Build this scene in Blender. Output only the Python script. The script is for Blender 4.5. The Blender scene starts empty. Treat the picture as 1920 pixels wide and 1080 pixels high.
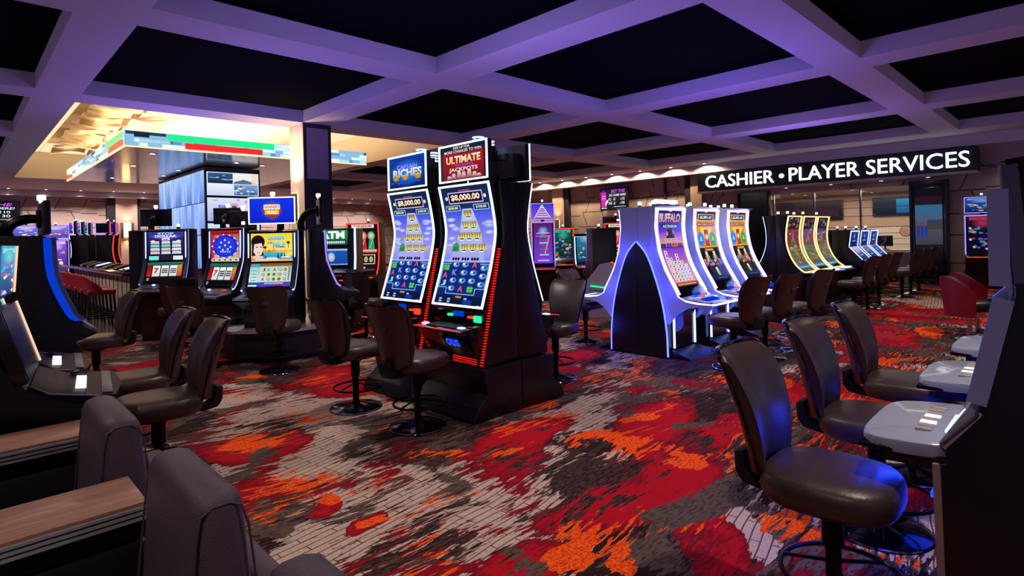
import bpy, bmesh, math, random
from mathutils import Vector, Matrix
R = math.radians
rnd = random.Random(7)
S = bpy.context.scene
COL = S.collection

# ------------------------------------------------------------------ colour + materials
def lin(c):
    if isinstance(c, str):
        c = c.lstrip('#'); c = [int(c[i:i+2], 16)/255 for i in (0, 2, 4)]
    return tuple((x/12.92 if x <= .04045 else ((x+.055)/1.055)**2.4) for x in c)

class NT:
    def __init__(s, name):
        s.m = bpy.data.materials.new(name); s.m.use_nodes = True
        s.t = s.m.node_tree; s.n = s.t.nodes; s.n.clear()
        s.out = s.n.new('ShaderNodeOutputMaterial')
    def new(s, typ, **kw):
        n = s.n.new(typ)
        for k, v in kw.items(): setattr(n, k, v)
        return n
    def put(s, sock, v):
        if isinstance(v, bpy.types.NodeSocket): s.t.links.new(v, sock)
        elif v is not None:
            if hasattr(sock.default_value, '__len__') and not hasattr(v, '__len__'):
                v = (v,)*len(sock.default_value)
            if hasattr(v, '__len__') and len(sock.default_value) == 4 and len(v) == 3: v = (*v, 1)
            sock.default_value = v
    def math(s, op, a, b=None, c=None, clamp=False):
        n = s.new('ShaderNodeMath', operation=op); n.use_clamp = clamp
        for i, v in enumerate((a, b, c)):
            if v is not None: s.put(n.inputs[i], v)
        return n.outputs[0]
    def vmath(s, op, a, b=None):
        n = s.new('ShaderNodeVectorMath', operation=op)
        s.put(n.inputs[0], a)
        if b is not None:
            s.put(n.inputs['Scale' if op == 'SCALE' else 1], b)
        return n.outputs['Value' if op in ('LENGTH', 'DISTANCE', 'DOT_PRODUCT') else 'Vector']
    def mapping(s, v, loc=(0, 0, 0), rot=(0, 0, 0), scale=(1, 1, 1), kind='POINT'):
        n = s.new('ShaderNodeMapping', vector_type=kind)
        s.put(n.inputs['Vector'], v)
        n.inputs['Location'].default_value = loc; n.inputs['Rotation'].default_value = rot; n.inputs['Scale'].default_value = scale
        return n.outputs[0]
    def noise(s, v, scale=1, detail=2, rough=.5, dist=0, col=False):
        n = s.new('ShaderNodeTexNoise'); s.put(n.inputs['Vector'], v)
        for k, x in (('Scale', scale), ('Detail', detail), ('Roughness', rough), ('Distortion', dist)): s.put(n.inputs[k], x)
        return n.outputs['Color' if col else 'Fac']
    def mix(s, f, a, b, mode='MIX'):
        n = s.new('ShaderNodeMix', data_type='RGBA', blend_type=mode)
        s.put(n.inputs['Factor'], f); s.put(n.inputs['A'], a); s.put(n.inputs['B'], b)
        # RGBA sockets carry the same names: pick them by type
        return n.outputs['Result'] if n.outputs['Result'].type == 'RGBA' else n.outputs[2]
    def step(s, x, lo, hi):
        n = s.new('ShaderNodeMapRange'); n.clamp = True
        s.put(n.inputs[0], x); s.put(n.inputs[1], lo); s.put(n.inputs[2], hi)
        return n.outputs[0]
    def bsdf(s, **kw):
        n = s.new('ShaderNodeBsdfPrincipled')
        for k, v in kw.items(): s.put(n.inputs[k.replace('_', ' ')], v)
        s.t.links.new(n.outputs[0], s.out.inputs[0]); return n
    def coord(s, which='Object'):
        return s.new('ShaderNodeTexCoord').outputs[which]

def mixrgb(s, f, a, b):
    n = s.new('ShaderNodeMix', data_type='RGBA')
    s.put(n.inputs[0], f); s.put(n.inputs[6], a); s.put(n.inputs[7], b)
    return n.outputs[2]
NT.mix = lambda s, f, a, b: mixrgb(s, f, a, b)

M = {}
def mat(name, col, rough=.5, metal=0, bump=None, spec=.5, coat=0, var=0):
    nt = NT(name); c = lin(col)
    base = c
    if var:
        f = nt.noise(nt.coord(), 6, 4, .6)
        base = nt.mix(nt.step(f, .3, .7), tuple(x*(1-var) for x in c), tuple(min(1, x*(1+var)) for x in c))
    b = nt.bsdf(Base_Color=base, Roughness=rough, Metallic=metal, Specular_IOR_Level=spec, Coat_Weight=coat)
    if bump:
        bn = nt.new('ShaderNodeBump'); bn.inputs['Strength'].default_value = bump[1]; bn.inputs['Distance'].default_value = .01
        nt.put(bn.inputs['Height'], nt.noise(nt.coord(), bump[0], 3)); nt.t.links.new(bn.outputs[0], b.inputs['Normal'])
    M[name] = nt.m; return nt.m
def emit(name, col, st):
    nt = NT(name); e = nt.new('ShaderNodeEmission'); e.inputs[0].default_value = (*lin(col), 1); e.inputs[1].default_value = st
    nt.t.links.new(e.outputs[0], nt.out.inputs[0]); M[name] = nt.m; return nt.m

mat('black_shell', '#0c0b12', .38, 0, var=.3)
mat('black_matte', '#08070d', .7, var=.3)
mat('black_gloss', '#07070c', .14, 0, coat=.3)
mat('trim_silver', '#c4c4ca', .38, .45)
mat('deck_black', '#08080d', .45, 0, spec=.22)
mat('leather', '#3f302b', .36, 0, (90, .12), var=.12)
mat('leather_edge', '#1d1618', .4, 0, (90, .1))
mat('dark_fabric', '#4c404b', .5, 0, (160, .25), var=.1)
mat('black_leather', '#131216', .45, 0, (60, .1))
mat('red_leather', '#8c1522', .42, 0, (80, .1), var=.12)
mat('chrome', '#b9bac4', .12, 1)
mat('steel', '#8b8b95', .3, 1)
mat('dark_metal', '#16151a', .3, .8)
mat('white_shell', '#b6b8cc', .3, 0, coat=.3)
mat('grey_shell', '#5d6172', .35, .3)
mat('blue_grey', '#a9bcf0', .3, 0)
mat('deck_grey', '#b0b8cc', .24, .1, coat=.4)
mat('beam_paint', '#b9b2c0', .75, 0, (40, .05))
mat('coffer_black', '#020205', 1, 0, (60, .2), spec=.05)
mat('cream', '#dcc9ae', .6)
mat('canopy_soffit', '#63637a', .18, .3, coat=.2)
mat('sign_black', '#0b1016', .35)
mat('teal_black', '#0a0f17', .3)
mat('pilaster', '#a08a80', .6, 0, (30, .1))
mat('dark_trim', '#1b1626', .45)
mat('panel_lilac', '#8d8094', .6)
mat('bar_top', '#2a2a33', .12, .1, coat=.6)
mat('stool_wood', '#1b0f10', .35)
mat('plinth', '#1d1315', .5, var=.2)
mat('counter', '#b7aca6', .4)
mat('warm_wall', '#9a8170', .6)
emit('led_ice', '#d5f3ff', 3.2); emit('led_white', '#c9c0ff', 3.2); emit('led_blue', '#4250ff', 6)
emit('led_bluewhite', '#9fb0ff', 2.6); emit('led_deep', '#1a3cff', 2.2); emit('led_gold', '#ffd48a', 1.9); emit('led_red', '#ff3a20', 1.7)
emit('bead_red', '#ff1414', 2.4); emit('led_orange', '#ffd0b0', 1.1); emit('led_purple', '#9a86ff', 1.5); emit('led_teal', '#8ff0e0', 1.8)
emit('side_blue', '#0a3fe0', .8); emit('candle', '#f4f2ff', 1.6); emit('bulb_warm', '#fff0cf', 9); emit('letter', '#f6fbff', 2.3)
emit('sconce', '#ffd38a', 5); emit('lit_green', '#2bff9a', 1.5); emit('soffit_glow', '#ffdfae', 1.15); emit('lamp_face', '#fff3e0', 14)
emit('strip_warm', '#ffd9a0', 1.6); emit('side_wash', '#5b78d8', .16)

def screen_mat(name, st):
    nt = NT(name); a = nt.new('ShaderNodeAttribute'); a.attribute_name = 'Col'
    nt.bsdf(Base_Color=(0, 0, 0), Roughness=.2, Emission_Color=a.outputs['Color'], Emission_Strength=st, Specular_IOR_Level=.3)
    M[name] = nt.m
screen_mat('screen', 1.0); screen_mat('screen_bright', 1.7); screen_mat('screen_dim', .55)

def glass(name, tint=(1, 1, 1), f=.12):
    nt = NT(name); t = nt.new('ShaderNodeBsdfTransparent'); t.inputs[0].default_value = (*tint, 1)
    g = nt.new('ShaderNodeBsdfGlossy'); g.inputs['Roughness'].default_value = .03
    fr = nt.new('ShaderNodeFresnel'); mx = nt.new('ShaderNodeMixShader')
    nt.t.links.new(nt.math('ADD', fr.outputs[0], f, clamp=True), mx.inputs[0])
    nt.t.links.new(t.outputs[0], mx.inputs[1]); nt.t.links.new(g.outputs[0], mx.inputs[2]); nt.t.links.new(mx.outputs[0], nt.out.inputs[0]); M[name] = nt.m
glass('glass', (.93, .95, .97), .02); glass('dark_glass', (.10, .09, .13), .10)

def wood():
    nt = NT('wood'); v = nt.mapping(nt.coord(), scale=(26, 1.2, 26))
    n = nt.noise(v, 2.2, 5, .6, .4)
    nt.bsdf(Base_Color=nt.mix(nt.step(n, .3, .7), lin('#86604f'), lin('#b08674')), Roughness=.42, Coat_Weight=.15); M['wood'] = nt.m
wood()

def wall_mat(name, base, line, rot):
    nt = NT(name); sp = nt.new('ShaderNodeSeparateXYZ'); nt.put(sp.inputs[0], nt.coord())
    cb = nt.new('ShaderNodeCombineXYZ'); nt.put(cb.inputs[0], sp.outputs[rot]); nt.put(cb.inputs[1], sp.outputs[2]); v = cb.outputs[0]
    # angular offset: the joints kink where a coarse cell pattern changes
    vo = nt.new('ShaderNodeTexVoronoi'); nt.put(vo.inputs['Vector'], v); nt.put(vo.inputs['Scale'], .9)
    sk = nt.vmath('MULTIPLY', nt.vmath('SUBTRACT', vo.outputs['Color'], (.5, .5, .5)), (.55, .28, 0))
    sh = nt.new('ShaderNodeCombineXYZ'); nt.put(sh.inputs[0], nt.math('MULTIPLY', nt.math('PINGPONG', sp.outputs[2], .62), .45))
    v2 = nt.vmath('ADD', nt.vmath('ADD', v, sk), sh.outputs[0])
    br = nt.new('ShaderNodeTexBrick'); br.offset = .37; br.squash = 1.4; br.squash_frequency = 2
    nt.put(br.inputs['Vector'], v2)
    for k, x in (('Scale', 1), ('Mortar Size', .022), ('Mortar Smooth', .2), ('Brick Width', 1.0), ('Row Height', .62)): nt.put(br.inputs[k], x)
    for k in ('Color1', 'Color2'): nt.put(br.inputs[k], lin(base))
    nt.put(br.inputs['Mortar'], lin(line))
    b = nt.bsdf(Base_Color=br.outputs[0], Roughness=.55)
    bp = nt.new('ShaderNodeBump'); bp.inputs['Strength'].default_value = .6; bp.inputs['Distance'].default_value = .03; bp.invert = True
    nt.t.links.new(br.outputs['Fac'], bp.inputs['Height']); nt.t.links.new(bp.outputs[0], b.inputs['Normal']); M[name] = nt.m
wall_mat('wall_pattern_x', '#a4938f', '#55484a', 0)
wall_mat('wall_pattern_y', '#9c8c8a', '#4c4042', 1)

def gold_scrim():
    nt = NT('gold_scrim'); v = nt.coord()
    n = nt.noise(nt.mapping(v, scale=(.7, 2.6, 1)), 1.3, 3, .5, .8)
    b = nt.bsdf(Base_Color=nt.mix(nt.step(n, .3, .7), lin('#a5793c'), lin('#efd095')), Roughness=.32, Metallic=.25)
    M['gold_scrim'] = nt.m
gold_scrim()

def tile():
    nt = NT('tile'); v = nt.coord()
    br = nt.new('ShaderNodeTexBrick'); br.offset = .5; nt.put(br.inputs['Vector'], v)
    for k, x in (('Scale', 1), ('Mortar Size', .006), ('Brick Width', 1.2), ('Row Height', .6)): nt.put(br.inputs[k], x)
    n = nt.noise(v, 2.5, 5, .6)
    c = nt.mix(n, lin('#3a332f'), lin('#7a6b60'))
    nt.put(br.inputs['Color1'], c); nt.put(br.inputs['Color2'], c); nt.put(br.inputs['Mortar'], lin('#1d1816'))
    nt.bsdf(Base_Color=br.outputs[0], Roughness=.16); M['tile'] = nt.m
tile()

def carpet():
    nt = NT('carpet'); P = nt.coord()
    w = nt.vmath('SUBTRACT', nt.noise(P, .8, 2, .5, col=True), (.5, .5, .5))
    W = nt.vmath('ADD', P, nt.vmath('SCALE', w, .9))
    # brush rag: short streaks that run along +x, bent by the warp
    w2 = nt.vmath('ADD', P, nt.vmath('SCALE', w, .35))
    st = nt.noise(nt.mapping(w2, scale=(3.0, 17, 1)), 1, 3, .62)
    st2 = nt.noise(nt.mapping(w2, rot=(0, 0, R(38)), scale=(2.4, 15, 1)), 1.3, 3, .62)
    grain = nt.noise(P, 60, 2, .6)
    fine = nt.noise(nt.mapping(P, scale=(16, 62, 1)), 1, 2, .6)
    def blob(lst, src, amp, stw, seed, base_scale, rag):
        """0..1-ish field: noise + the big painted patches"""
        f = nt.noise(nt.vmath('ADD', src, (seed*7.3, seed*3.1, 0)), base_scale, 2, .45)
        f = nt.math('MULTIPLY_ADD', nt.math('SUBTRACT', rag, .5), stw, f)
        best = None
        for (x, y, rx, ry, a) in lst:
            m = nt.mapping(w2b, loc=(x, y, 0), rot=(0, 0, R(a)), scale=(rx, ry, 1), kind='TEXTURE')
            d = nt.vmath('LENGTH', m)
            best = d if best is None else nt.math('MINIMUM', best, d)
        g = nt.step(best, 1.25, .75)
        return nt.math('MULTIPLY_ADD', g, amp, f)
    w3 = nt.vmath('SUBTRACT', nt.noise(P, 2.6, 2, .5, col=True), (.5, .5, .5))
    w2b = nt.mapping(nt.vmath('ADD', nt.vmath('ADD', P, nt.vmath('SCALE', w, .30)), nt.vmath('SCALE', w3, .22)), scale=(1, 1, 0))
    beige = [(1.75, 2.55, .75, .42, 20), (1.35, 2.85, .35, .3, 0), (2.45, 5.3, .55, .9, 80), (2.0, 6.4, .5, .8, 60), (1.65, 4.05, .3, .7, 70),
             (2.9, 2.75, .25, .5, 30), (3.25, 2.35, .4, .16, 0), (4.6, 3.45, .6, .18, 10), (2.15, 4.35, .25, .3, 0), (7.6, 2.3, 1.0, .3, 0), (2.15, 3.45, .12, .3, 20),
             (2.35, 2.35, .5, .2, 25), (3.0, 1.32, .35, .12, 40), (1.2, 6.9, .5, .7, 70), (14.5, 2.6, 1.6, .6, 20)]
    red = [(1.7, 4.65, .45, .4, 20), (3.3, 3.2, .75, .28, 0), (2.75, 2.0, .28, .62, 70), (4.35, 2.6, .8, .35, 10), (3.3, 1.85, .42, .3, 20), (2.0, 1.95, .4, .22, 10),
           (1.55, 3.3, .17, .1, 60), (1.68, 2.92, .16, .1, 30), (4.5, 1.95, .6, .4, 20), (2.75, 1.4, .5, .22, 30), (4.3, 1.5, .5, .25, 0), (3.0, 5.6, .35, .8, 80), (6.2, 2.0, 1.2, .5, 10),
           (9.5, 2.1, 1.8, .5, 10), (2.2, 7.2, .5, .4, 0), (3.9, .95, .8, .3, 0), (5.6, 1.0, .8, .4, 30), (12.5, 2.4, 1.5, .8, 0)]
    orange = [(1.66, 4.72, .3, .3, 30), (2.5, 3.42, .16, .36, 30), (2.83, 3.06, .09, .2, 60), (4.4, 2.72, .5, .13, 0), (3.6, 2.0, .22, .2, 10), (1.62, 3.4, .12, .09, 60),
              (1.7, 2.92, .12, .08, 30), (2.15, 1.86, .22, .15, 20), (2.45, 6.95, .35, .25, 10), (3.45, 2.75, .32, .12, 0), (4.0, 1.75, .5, .13, 15), (3.2, 1.15, .34, .16, 10), (6.0, 2.3, .6, .18, 0),
              (3.2, 5.3, .25, .35, 50), (5.0, 1.2, .5, .15, 20), (8.3, 2.6, .8, .2, 0), (10.6, 1.7, .8, .25, 10), (2.3, 1.62, .16, .1, 40)]
    st3 = nt.noise(nt.mapping(w2, rot=(0, 0, R(-14)), scale=(6.5, 34, 1)), 1, 2, .6)
    rag = nt.math('MULTIPLY_ADD', nt.math('SUBTRACT', st3, .5), .7, st)
    rag2 = nt.math('MULTIPLY_ADD', nt.math('SUBTRACT', st3, .5), .6, st2)
    red = [(x, y, a*.82, b*.78, c) for x, y, a, b, c in red]; orange = [(x, y, a*.78, b*.74, c) for x, y, a, b, c in orange]
    fb = blob(beige, W, .24, .50, 1, 1.05, rag)
    fr = blob(red, W, .24, .40, 2, 1.15, rag2)
    fo = blob(orange, W, .25, .30, 3, 1.5, rag)
    ft = nt.math('MULTIPLY_ADD', nt.math('SUBTRACT', rag2, .5), .25, nt.noise(nt.vmath('ADD', W, (77, 5, 0)), 1.9, 1, .4))
    fd = nt.math('MULTIPLY_ADD', nt.math('SUBTRACT', st2, .5), .9, nt.noise(nt.vmath('ADD', W, (31, 12, 0)), .8, 2, .5))
    # flat brown base broken by dark ragged strokes
    base = nt.mix(nt.step(grain, .35, .65), lin('#54453f'), lin('#5f4f48'))
    base = nt.mix(nt.step(fd, .47, .52), base, lin('#2a1b1c'))
    base = nt.mix(nt.step(fine, .55, .63), base, lin('#251718'))
    # beige with thin dark outlines like long bricks
    br = nt.new('ShaderNodeTexBrick'); br.offset = .43; nt.put(br.inputs['Vector'], nt.mapping(nt.vmath('ADD', P, nt.vmath('SCALE', w, .22)), rot=(0, 0, R(-8))))
    for k, x in (('Scale', 1), ('Mortar Size', .0042), ('Mortar Smooth', .2), ('Brick Width', .34), ('Row Height', .052)): nt.put(br.inputs[k], x)
    bg = nt.mix(nt.step(grain, .35, .65), lin('#b39a8d'), lin('#c6b0a3'))
    nt.put(br.inputs['Color1'], bg); nt.put(br.inputs['Color2'], bg); nt.put(br.inputs['Mortar'], lin('#5b463f'))
    c = nt.mix(nt.step(fb, .59, .60), base, br.outputs[0])
    rc = nt.mix(nt.step(nt.math('MULTIPLY_ADD', nt.math('SUBTRACT', fine, .5), .5, fr), .60, .72), lin('#76121f'), lin('#b00f22'))
    c = nt.mix(nt.step(fr, .548, .558), c, rc)
    og = nt.mix(nt.step(nt.math('MULTIPLY_ADD', nt.math('SUBTRACT', fine, .5), .5, grain), .42, .56), lin('#d8330f'), lin('#f2641c'))
    hat = nt.noise(nt.mapping(w2, scale=(3.2, 30, 1)), 1, 2, .5)
    c = nt.mix(nt.step(nt.math('MULTIPLY_ADD', nt.math('SUBTRACT', hat, .5), .5, fo), .635, .65), c, og)
    c = nt.mix(nt.step(ft, .66, .67), c, nt.mix(nt.step(fine, .5, .6), lin('#5b4c45'), lin('#43352f')))
    # dark dry-brush drags over everything
    dr = nt.math('MULTIPLY_ADD', nt.math('SUBTRACT', st, .5), 1.0, nt.noise(nt.vmath('ADD', W, (3, 57, 0)), 1.1, 2, .5))
    c = nt.mix(nt.step(dr, .62, .65), c, nt.mix(nt.step(fine, .46, .54), lin('#2b1a1b'), lin('#4a3833')))
    b = nt.bsdf(Base_Color=c, Roughness=.95, Specular_IOR_Level=.1)
    bp = nt.new('ShaderNodeBump'); bp.inputs['Strength'].default_value = .35; bp.inputs['Distance'].default_value = .006
    nt.t.links.new(grain, bp.inputs['Height']); nt.t.links.new(bp.outputs[0], b.inputs['Normal']); M['carpet'] = nt.m
carpet()

# ------------------------------------------------------------------ mesh building
class B:
    def __init__(s): s.bm = bmesh.new()
    def box(s, c, d, r=0, seg=2, rot=None):
        t = bmesh.new(); bmesh.ops.create_cube(t, size=1)
        for v in t.verts: v.co = Vector((v.co.x*d[0], v.co.y*d[1], v.co.z*d[2]))
        if r: bmesh.ops.bevel(t, geom=t.edges[:], offset=min(r, min(d)*.49), segments=seg, profile=.5, affect='EDGES', clamp_overlap=True)
        mtx = Matrix.Translation(c) @ (rot.to_4x4() if rot else Matrix())
        return s.merge(t, mtx)
    def merge(s, t, mtx=None):
        if mtx: bmesh.ops.transform(t, matrix=mtx, verts=t.verts)
        me = bpy.data.meshes.new('tmp'); t.to_mesh(me); t.free(); s.bm.from_mesh(me); bpy.data.meshes.remove(me); return s
    def bx(s, x0, x1, y0, y1, z0, z1, r=0, seg=2):
        return s.box(((x0+x1)/2, (y0+y1)/2, (z0+z1)/2), (abs(x1-x0), abs(y1-y0), abs(z1-z0)), r, seg)
    def lathe(s, prof, c=(0, 0, 0), seg=28):
        rings = []
        for r, z in prof:
            rings.append([s.bm.verts.new((c[0]+max(r, 1e-4)*math.cos(2*math.pi*i/seg), c[1]+max(r, 1e-4)*math.sin(2*math.pi*i/seg), c[2]+z)) for i in range(seg)])
        for a, b in zip(rings, rings[1:]):
            for i in range(seg): s.bm.faces.new((a[i], a[(i+1) % seg], b[(i+1) % seg], b[i]))
        if prof[0][0] > 1e-3: s.bm.faces.new(rings[0][::-1])
        if prof[-1][0] > 1e-3: s.bm.faces.new(rings[-1])
        return s
    def tube(s, pts, r, seg=8, closed=False):
        pts = [Vector(p) for p in pts]; n = len(pts); rings = []; ref = None
        for i, p in enumerate(pts):
            a = pts[(i-1) % n] if (closed or i > 0) else p; b = pts[(i+1) % n] if (closed or i < n-1) else p
            d = (b-a).normalized()
            if ref is None: ref = Vector((0, 0, 1)) if abs(d.z) < .9 else Vector((1, 0, 0))
            u = d.cross(ref).normalized(); w = u.cross(d).normalized(); ref = w
            rr = r(i/(n-1)) if callable(r) else r
            rings.append([s.bm.verts.new(p+u*rr*math.cos(2*math.pi*k/seg)+w*rr*math.sin(2*math.pi*k/seg)) for k in range(seg)])
        for i in range(n if closed else n-1):
            a, b = rings[i], rings[(i+1) % n]
            for k in range(seg): s.bm.faces.new((a[k], a[(k+1) % seg], b[(k+1) % seg], b[k]))
        if not closed: s.bm.faces.new(rings[0][::-1]); s.bm.faces.new(rings[-1])
        return s
    def prism(s, poly, x0, x1, axis='x', r=0):
        t = bmesh.new()
        f = (lambda x, a, b: (x, a, b)) if axis == 'x' else ((lambda x, a, b: (a, x, b)) if axis == 'y' else (lambda x, a, b: (a, b, x)))
        A = [t.verts.new(f(x0, a, b)) for a, b in poly]; Bv = [t.verts.new(f(x1, a, b)) for a, b in poly]; n = len(poly)
        t.faces.new(A[::-1]); t.faces.new(Bv)
        for i in range(n): t.faces.new((A[i], A[(i+1) % n], Bv[(i+1) % n], Bv[i]))
        bmesh.ops.recalc_face_normals(t, faces=t.faces)
        if r: bmesh.ops.bevel(t, geom=t.edges[:], offset=r, segments=2, profile=.5, affect='EDGES', clamp_overlap=True)
        return s.merge(t)
    def grid(s, f, nu, nv):
        V = [[s.bm.verts.new(f(i/nu, j/nv)) for j in range(nv+1)] for i in range(nu+1)]
        for i in range(nu):
            for j in range(nv): s.bm.faces.new((V[i][j], V[i+1][j], V[i+1][j+1], V[i][j+1]))
        return V
    def shell(s, f, g, nu, nv):
        """closed slab between two grids f (front) and g (back)"""
        a = s.grid(f, nu, nv); b = s.grid(g, nu, nv)
        loop = [(i, 0) for i in range(nu)] + [(nu, j) for j in range(nv)] + [(i, nv) for i in range(nu, 0, -1)] + [(0, j) for j in range(nv, 0, -1)]
        for (i, j), (k, l) in zip(loop, loop[1:]+loop[:1]): s.bm.faces.new((a[i][j], b[i][j], b[k][l], a[k][l]))
        return s

def link(name, me, m, parent=None, smooth=True, angle=.65):
    o = bpy.data.objects.new(name, me); COL.objects.link(o)
    for x in (m if isinstance(m, (list, tuple)) else [m]):
        me.materials.append(M[x] if isinstance(x, str) else x)
    if smooth and len(me.polygons):
        me.polygons.foreach_set('use_smooth', [True]*len(me.polygons))
        try: me.set_sharp_from_angle(angle=angle)
        except Exception: pass
    if parent: o.parent = parent
    return o
def obj(name, b, m, parent=None, smooth=True, angle=.65, fix=True):
    if fix: bmesh.ops.recalc_face_normals(b.bm, faces=b.bm.faces)
    me = bpy.data.meshes.new(name); b.bm.to_mesh(me); b.bm.free()
    return link(name, me, m, parent, smooth, angle)
def tag(o, label, cat, group=None, kind=None):
    o['label'] = label; o['category'] = cat
    if group: o['group'] = group
    if kind: o['kind'] = kind
    return o
def thing(name, label, cat, loc=(0, 0, 0), rz=0, group=None):
    o = bpy.data.objects.new(name, None); COL.objects.link(o); o.empty_display_size = .1
    o.location = loc; o.rotation_euler = (0, 0, rz); return tag(o, label, cat, group)
def struct(name, b, m, **k):
    o = obj(name, b, m, **k); o['kind'] = 'structure'; return o
def copy_tree(o, parent=None):
    c = o.copy(); COL.objects.link(c)
    if parent: c.parent = parent
    for ch in list(o.children): copy_tree(ch, c)
    return c
def dup(o, loc, rz, label, group=None):
    c = copy_tree(o); c.location = loc; c.rotation_euler = (0, 0, rz); c['label'] = label
    if group: c['group'] = group
    return c
def face(dx, dy): return math.atan2(dx, -dy)

def smooth_path(pts, n=6):
    P = [Vector((a, b)) for a, b in pts]; out = []
    for i in range(len(P)-1):
        p0 = P[max(i-1, 0)]; p1 = P[i]; p2 = P[i+1]; p3 = P[min(i+2, len(P)-1)]
        for k in range(n):
            t = k/n
            q = .5*((2*p1)+(p2-p0)*t+(2*p0-5*p1+4*p2-p3)*t*t+(3*p1-p0-3*p2+p3)*t**3); out.append((q.x, q.y))
    out.append((P[-1].x, P[-1].y)); return out

# ------------------------------------------------------------------ text and screen pictures
_tx = {}
def text_mesh(s, bold=.012):
    k = (s, bold)
    if k in _tx: return _tx[k]
    cu = bpy.data.curves.new('t', 'FONT'); cu.body = s; cu.offset = bold; cu.resolution_u = 3; cu.fill_mode = 'FRONT'
    ob = bpy.data.objects.new('t', cu); me = bpy.data.meshes.new_from_object(ob)
    V = [(v.co.x, v.co.y) for v in me.vertices]; F = [tuple(p.vertices) for p in me.polygons]
    bpy.data.objects.remove(ob); bpy.data.curves.remove(cu); bpy.data.meshes.remove(me)
    x0 = min(v[0] for v in V); x1 = max(v[0] for v in V); y0 = min(v[1] for v in V); y1 = max(v[1] for v in V)
    V = [((x-x0)/(x1-x0), (y-y0)/(y1-y0)) for x, y in V]
    _tx[k] = (V, F); return _tx[k]

class Art:
    """flat picture in s (0 left..1 right), t (0 bottom..1 top)"""
    def __init__(s): s.P = []
    def quad(s, pts, cols, lay): s.P.append(([*pts], cols, lay))
    def rect(s, a, b, c, d, col, col2=None, lay=1, cl=None):
        c0 = lin(col); c1 = lin(col2) if col2 else c0
        s.P.append((('R', a, b, c, d), (c0, c1), lay)); return s
    def border(s, a, b, c, d, w, col, lay=2, asp=1):
        h = w*asp
        s.rect(a, b, c, b+h, col, lay=lay); s.rect(a, d-h, c, d, col, lay=lay); s.rect(a, b, a+w, d, col, lay=lay); s.rect(c-w, b, c, d, col, lay=lay); return s
    def poly(s, pts, col, lay=2, cols=None):
        s.P.append((list(pts), [lin(c) for c in cols] if cols else [lin(col)]*len(pts), lay)); return s
    def ell(s, cx, cy, rx, ry, col, lay=2, n=14, rim=None):
        c = lin(col); e = lin(rim) if rim else c
        for i in range(n):
            a, b = 2*math.pi*i/n, 2*math.pi*(i+1)/n
            s.P.append(([(cx, cy), (cx+rx*math.cos(a), cy+ry*math.sin(a)), (cx+rx*math.cos(b), cy+ry*math.sin(b))], [c, e, e], lay))
        return s
    def text(s, t, a, b, c, d, col, lay=4, bold=.014, shear=0, col2=None):
        V, F = text_mesh(t, bold); k0 = lin(col); k1 = lin(col2) if col2 else k0
        for f in F:
            q = [(a+(V[i][0]+shear*(V[i][1]-.5))*(c-a), b+V[i][1]*(d-b)) for i in f]
            s.P.append((q, [tuple(k0[j]+(k1[j]-k0[j])*V[i][1] for j in range(3)) for i in f], lay))
        return s

def surf(path, w, x0=None):
    """map (s,t,off) on the strip swept by path (bottom to top) in x"""
    pts = [Vector(p) for p in path]; L = [0]
    for a, b in zip(pts, pts[1:]): L.append(L[-1]+(b-a).length)
    T = L[-1]; xa = -w/2 if x0 is None else x0
    def f(s, t, off=0):
        l = min(max(t, 0), 1)*T; i = 0
        while i < len(L)-2 and L[i+1] < l: i += 1
        k = (l-L[i])/max(L[i+1]-L[i], 1e-9); p = pts[i]+(pts[i+1]-pts[i])*k
        d = (pts[i+1]-pts[i]).normalized()
        return (xa+s*w, p.x-d.y*off, p.y+d.x*off)
    f.knots = [l/T for l in L]; f.L = T; f.w = w; return f

def picture(name, art, f, m='screen', parent=None, base=.002, step=.0004):
    V = []; F = []; C = []
    def add(q, cols, lay):
        n = len(V)
        for (s, t), c in zip(q, cols): V.append(f(s, t, base+lay*step)); C.append((*c, 1))
        F.append(tuple(range(n, n+len(q))))
    for pts, cols, lay in art.P:
        if pts[0] == 'R':
            _, a, b, c, d = pts; c0, c1 = cols
            ks = [b]+[k for k in f.knots if b+1e-4 < k < d-1e-4]+[d]
            mixc = lambda t: tuple(c0[j]+(c1[j]-c0[j])*((t-b)/(d-b)) for j in range(3))
            for k0, k1 in zip(ks, ks[1:]): add([(a, k0), (c, k0), (c, k1), (a, k1)], [mixc(k0)]*2+[mixc(k1)]*2, lay)
        else:
            lo = min(q[1] for q in pts); hi = max(q[1] for q in pts)
            ks = [k for k in f.knots if lo+.004 < k < hi-.004]
            if lay >= 5 or not ks: add(pts, cols, lay); continue
            for k0, k1 in zip([lo-1]+ks, ks+[hi+1]):
                Q = list(zip(pts, cols))
                for lim, sg in ((k0, 1), (k1, -1)):
                    N = []
                    for (a, ca), (b_, cb) in zip(Q, Q[1:]+Q[:1]):
                        da, db = (a[1]-lim)*sg, (b_[1]-lim)*sg
                        if da >= 0: N.append((a, ca))
                        if (da > 0) != (db > 0) and abs(da-db) > 1e-9:
                            u = da/(da-db); N.append(((a[0]+(b_[0]-a[0])*u, lim), tuple(ca[j]+(cb[j]-ca[j])*u for j in range(3))))
                    Q = N
                    if not Q: break
                if len(Q) >= 3: add([x[0] for x in Q], [x[1] for x in Q], lay)
    me = bpy.data.meshes.new(name); me.from_pydata(V, [], F); me.update()
    at = me.color_attributes.new('Col', 'FLOAT_COLOR', 'POINT')
    at.data.foreach_set('color', [x for c in C for x in c])
    return link(name, me, m, parent, smooth=False)

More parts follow.
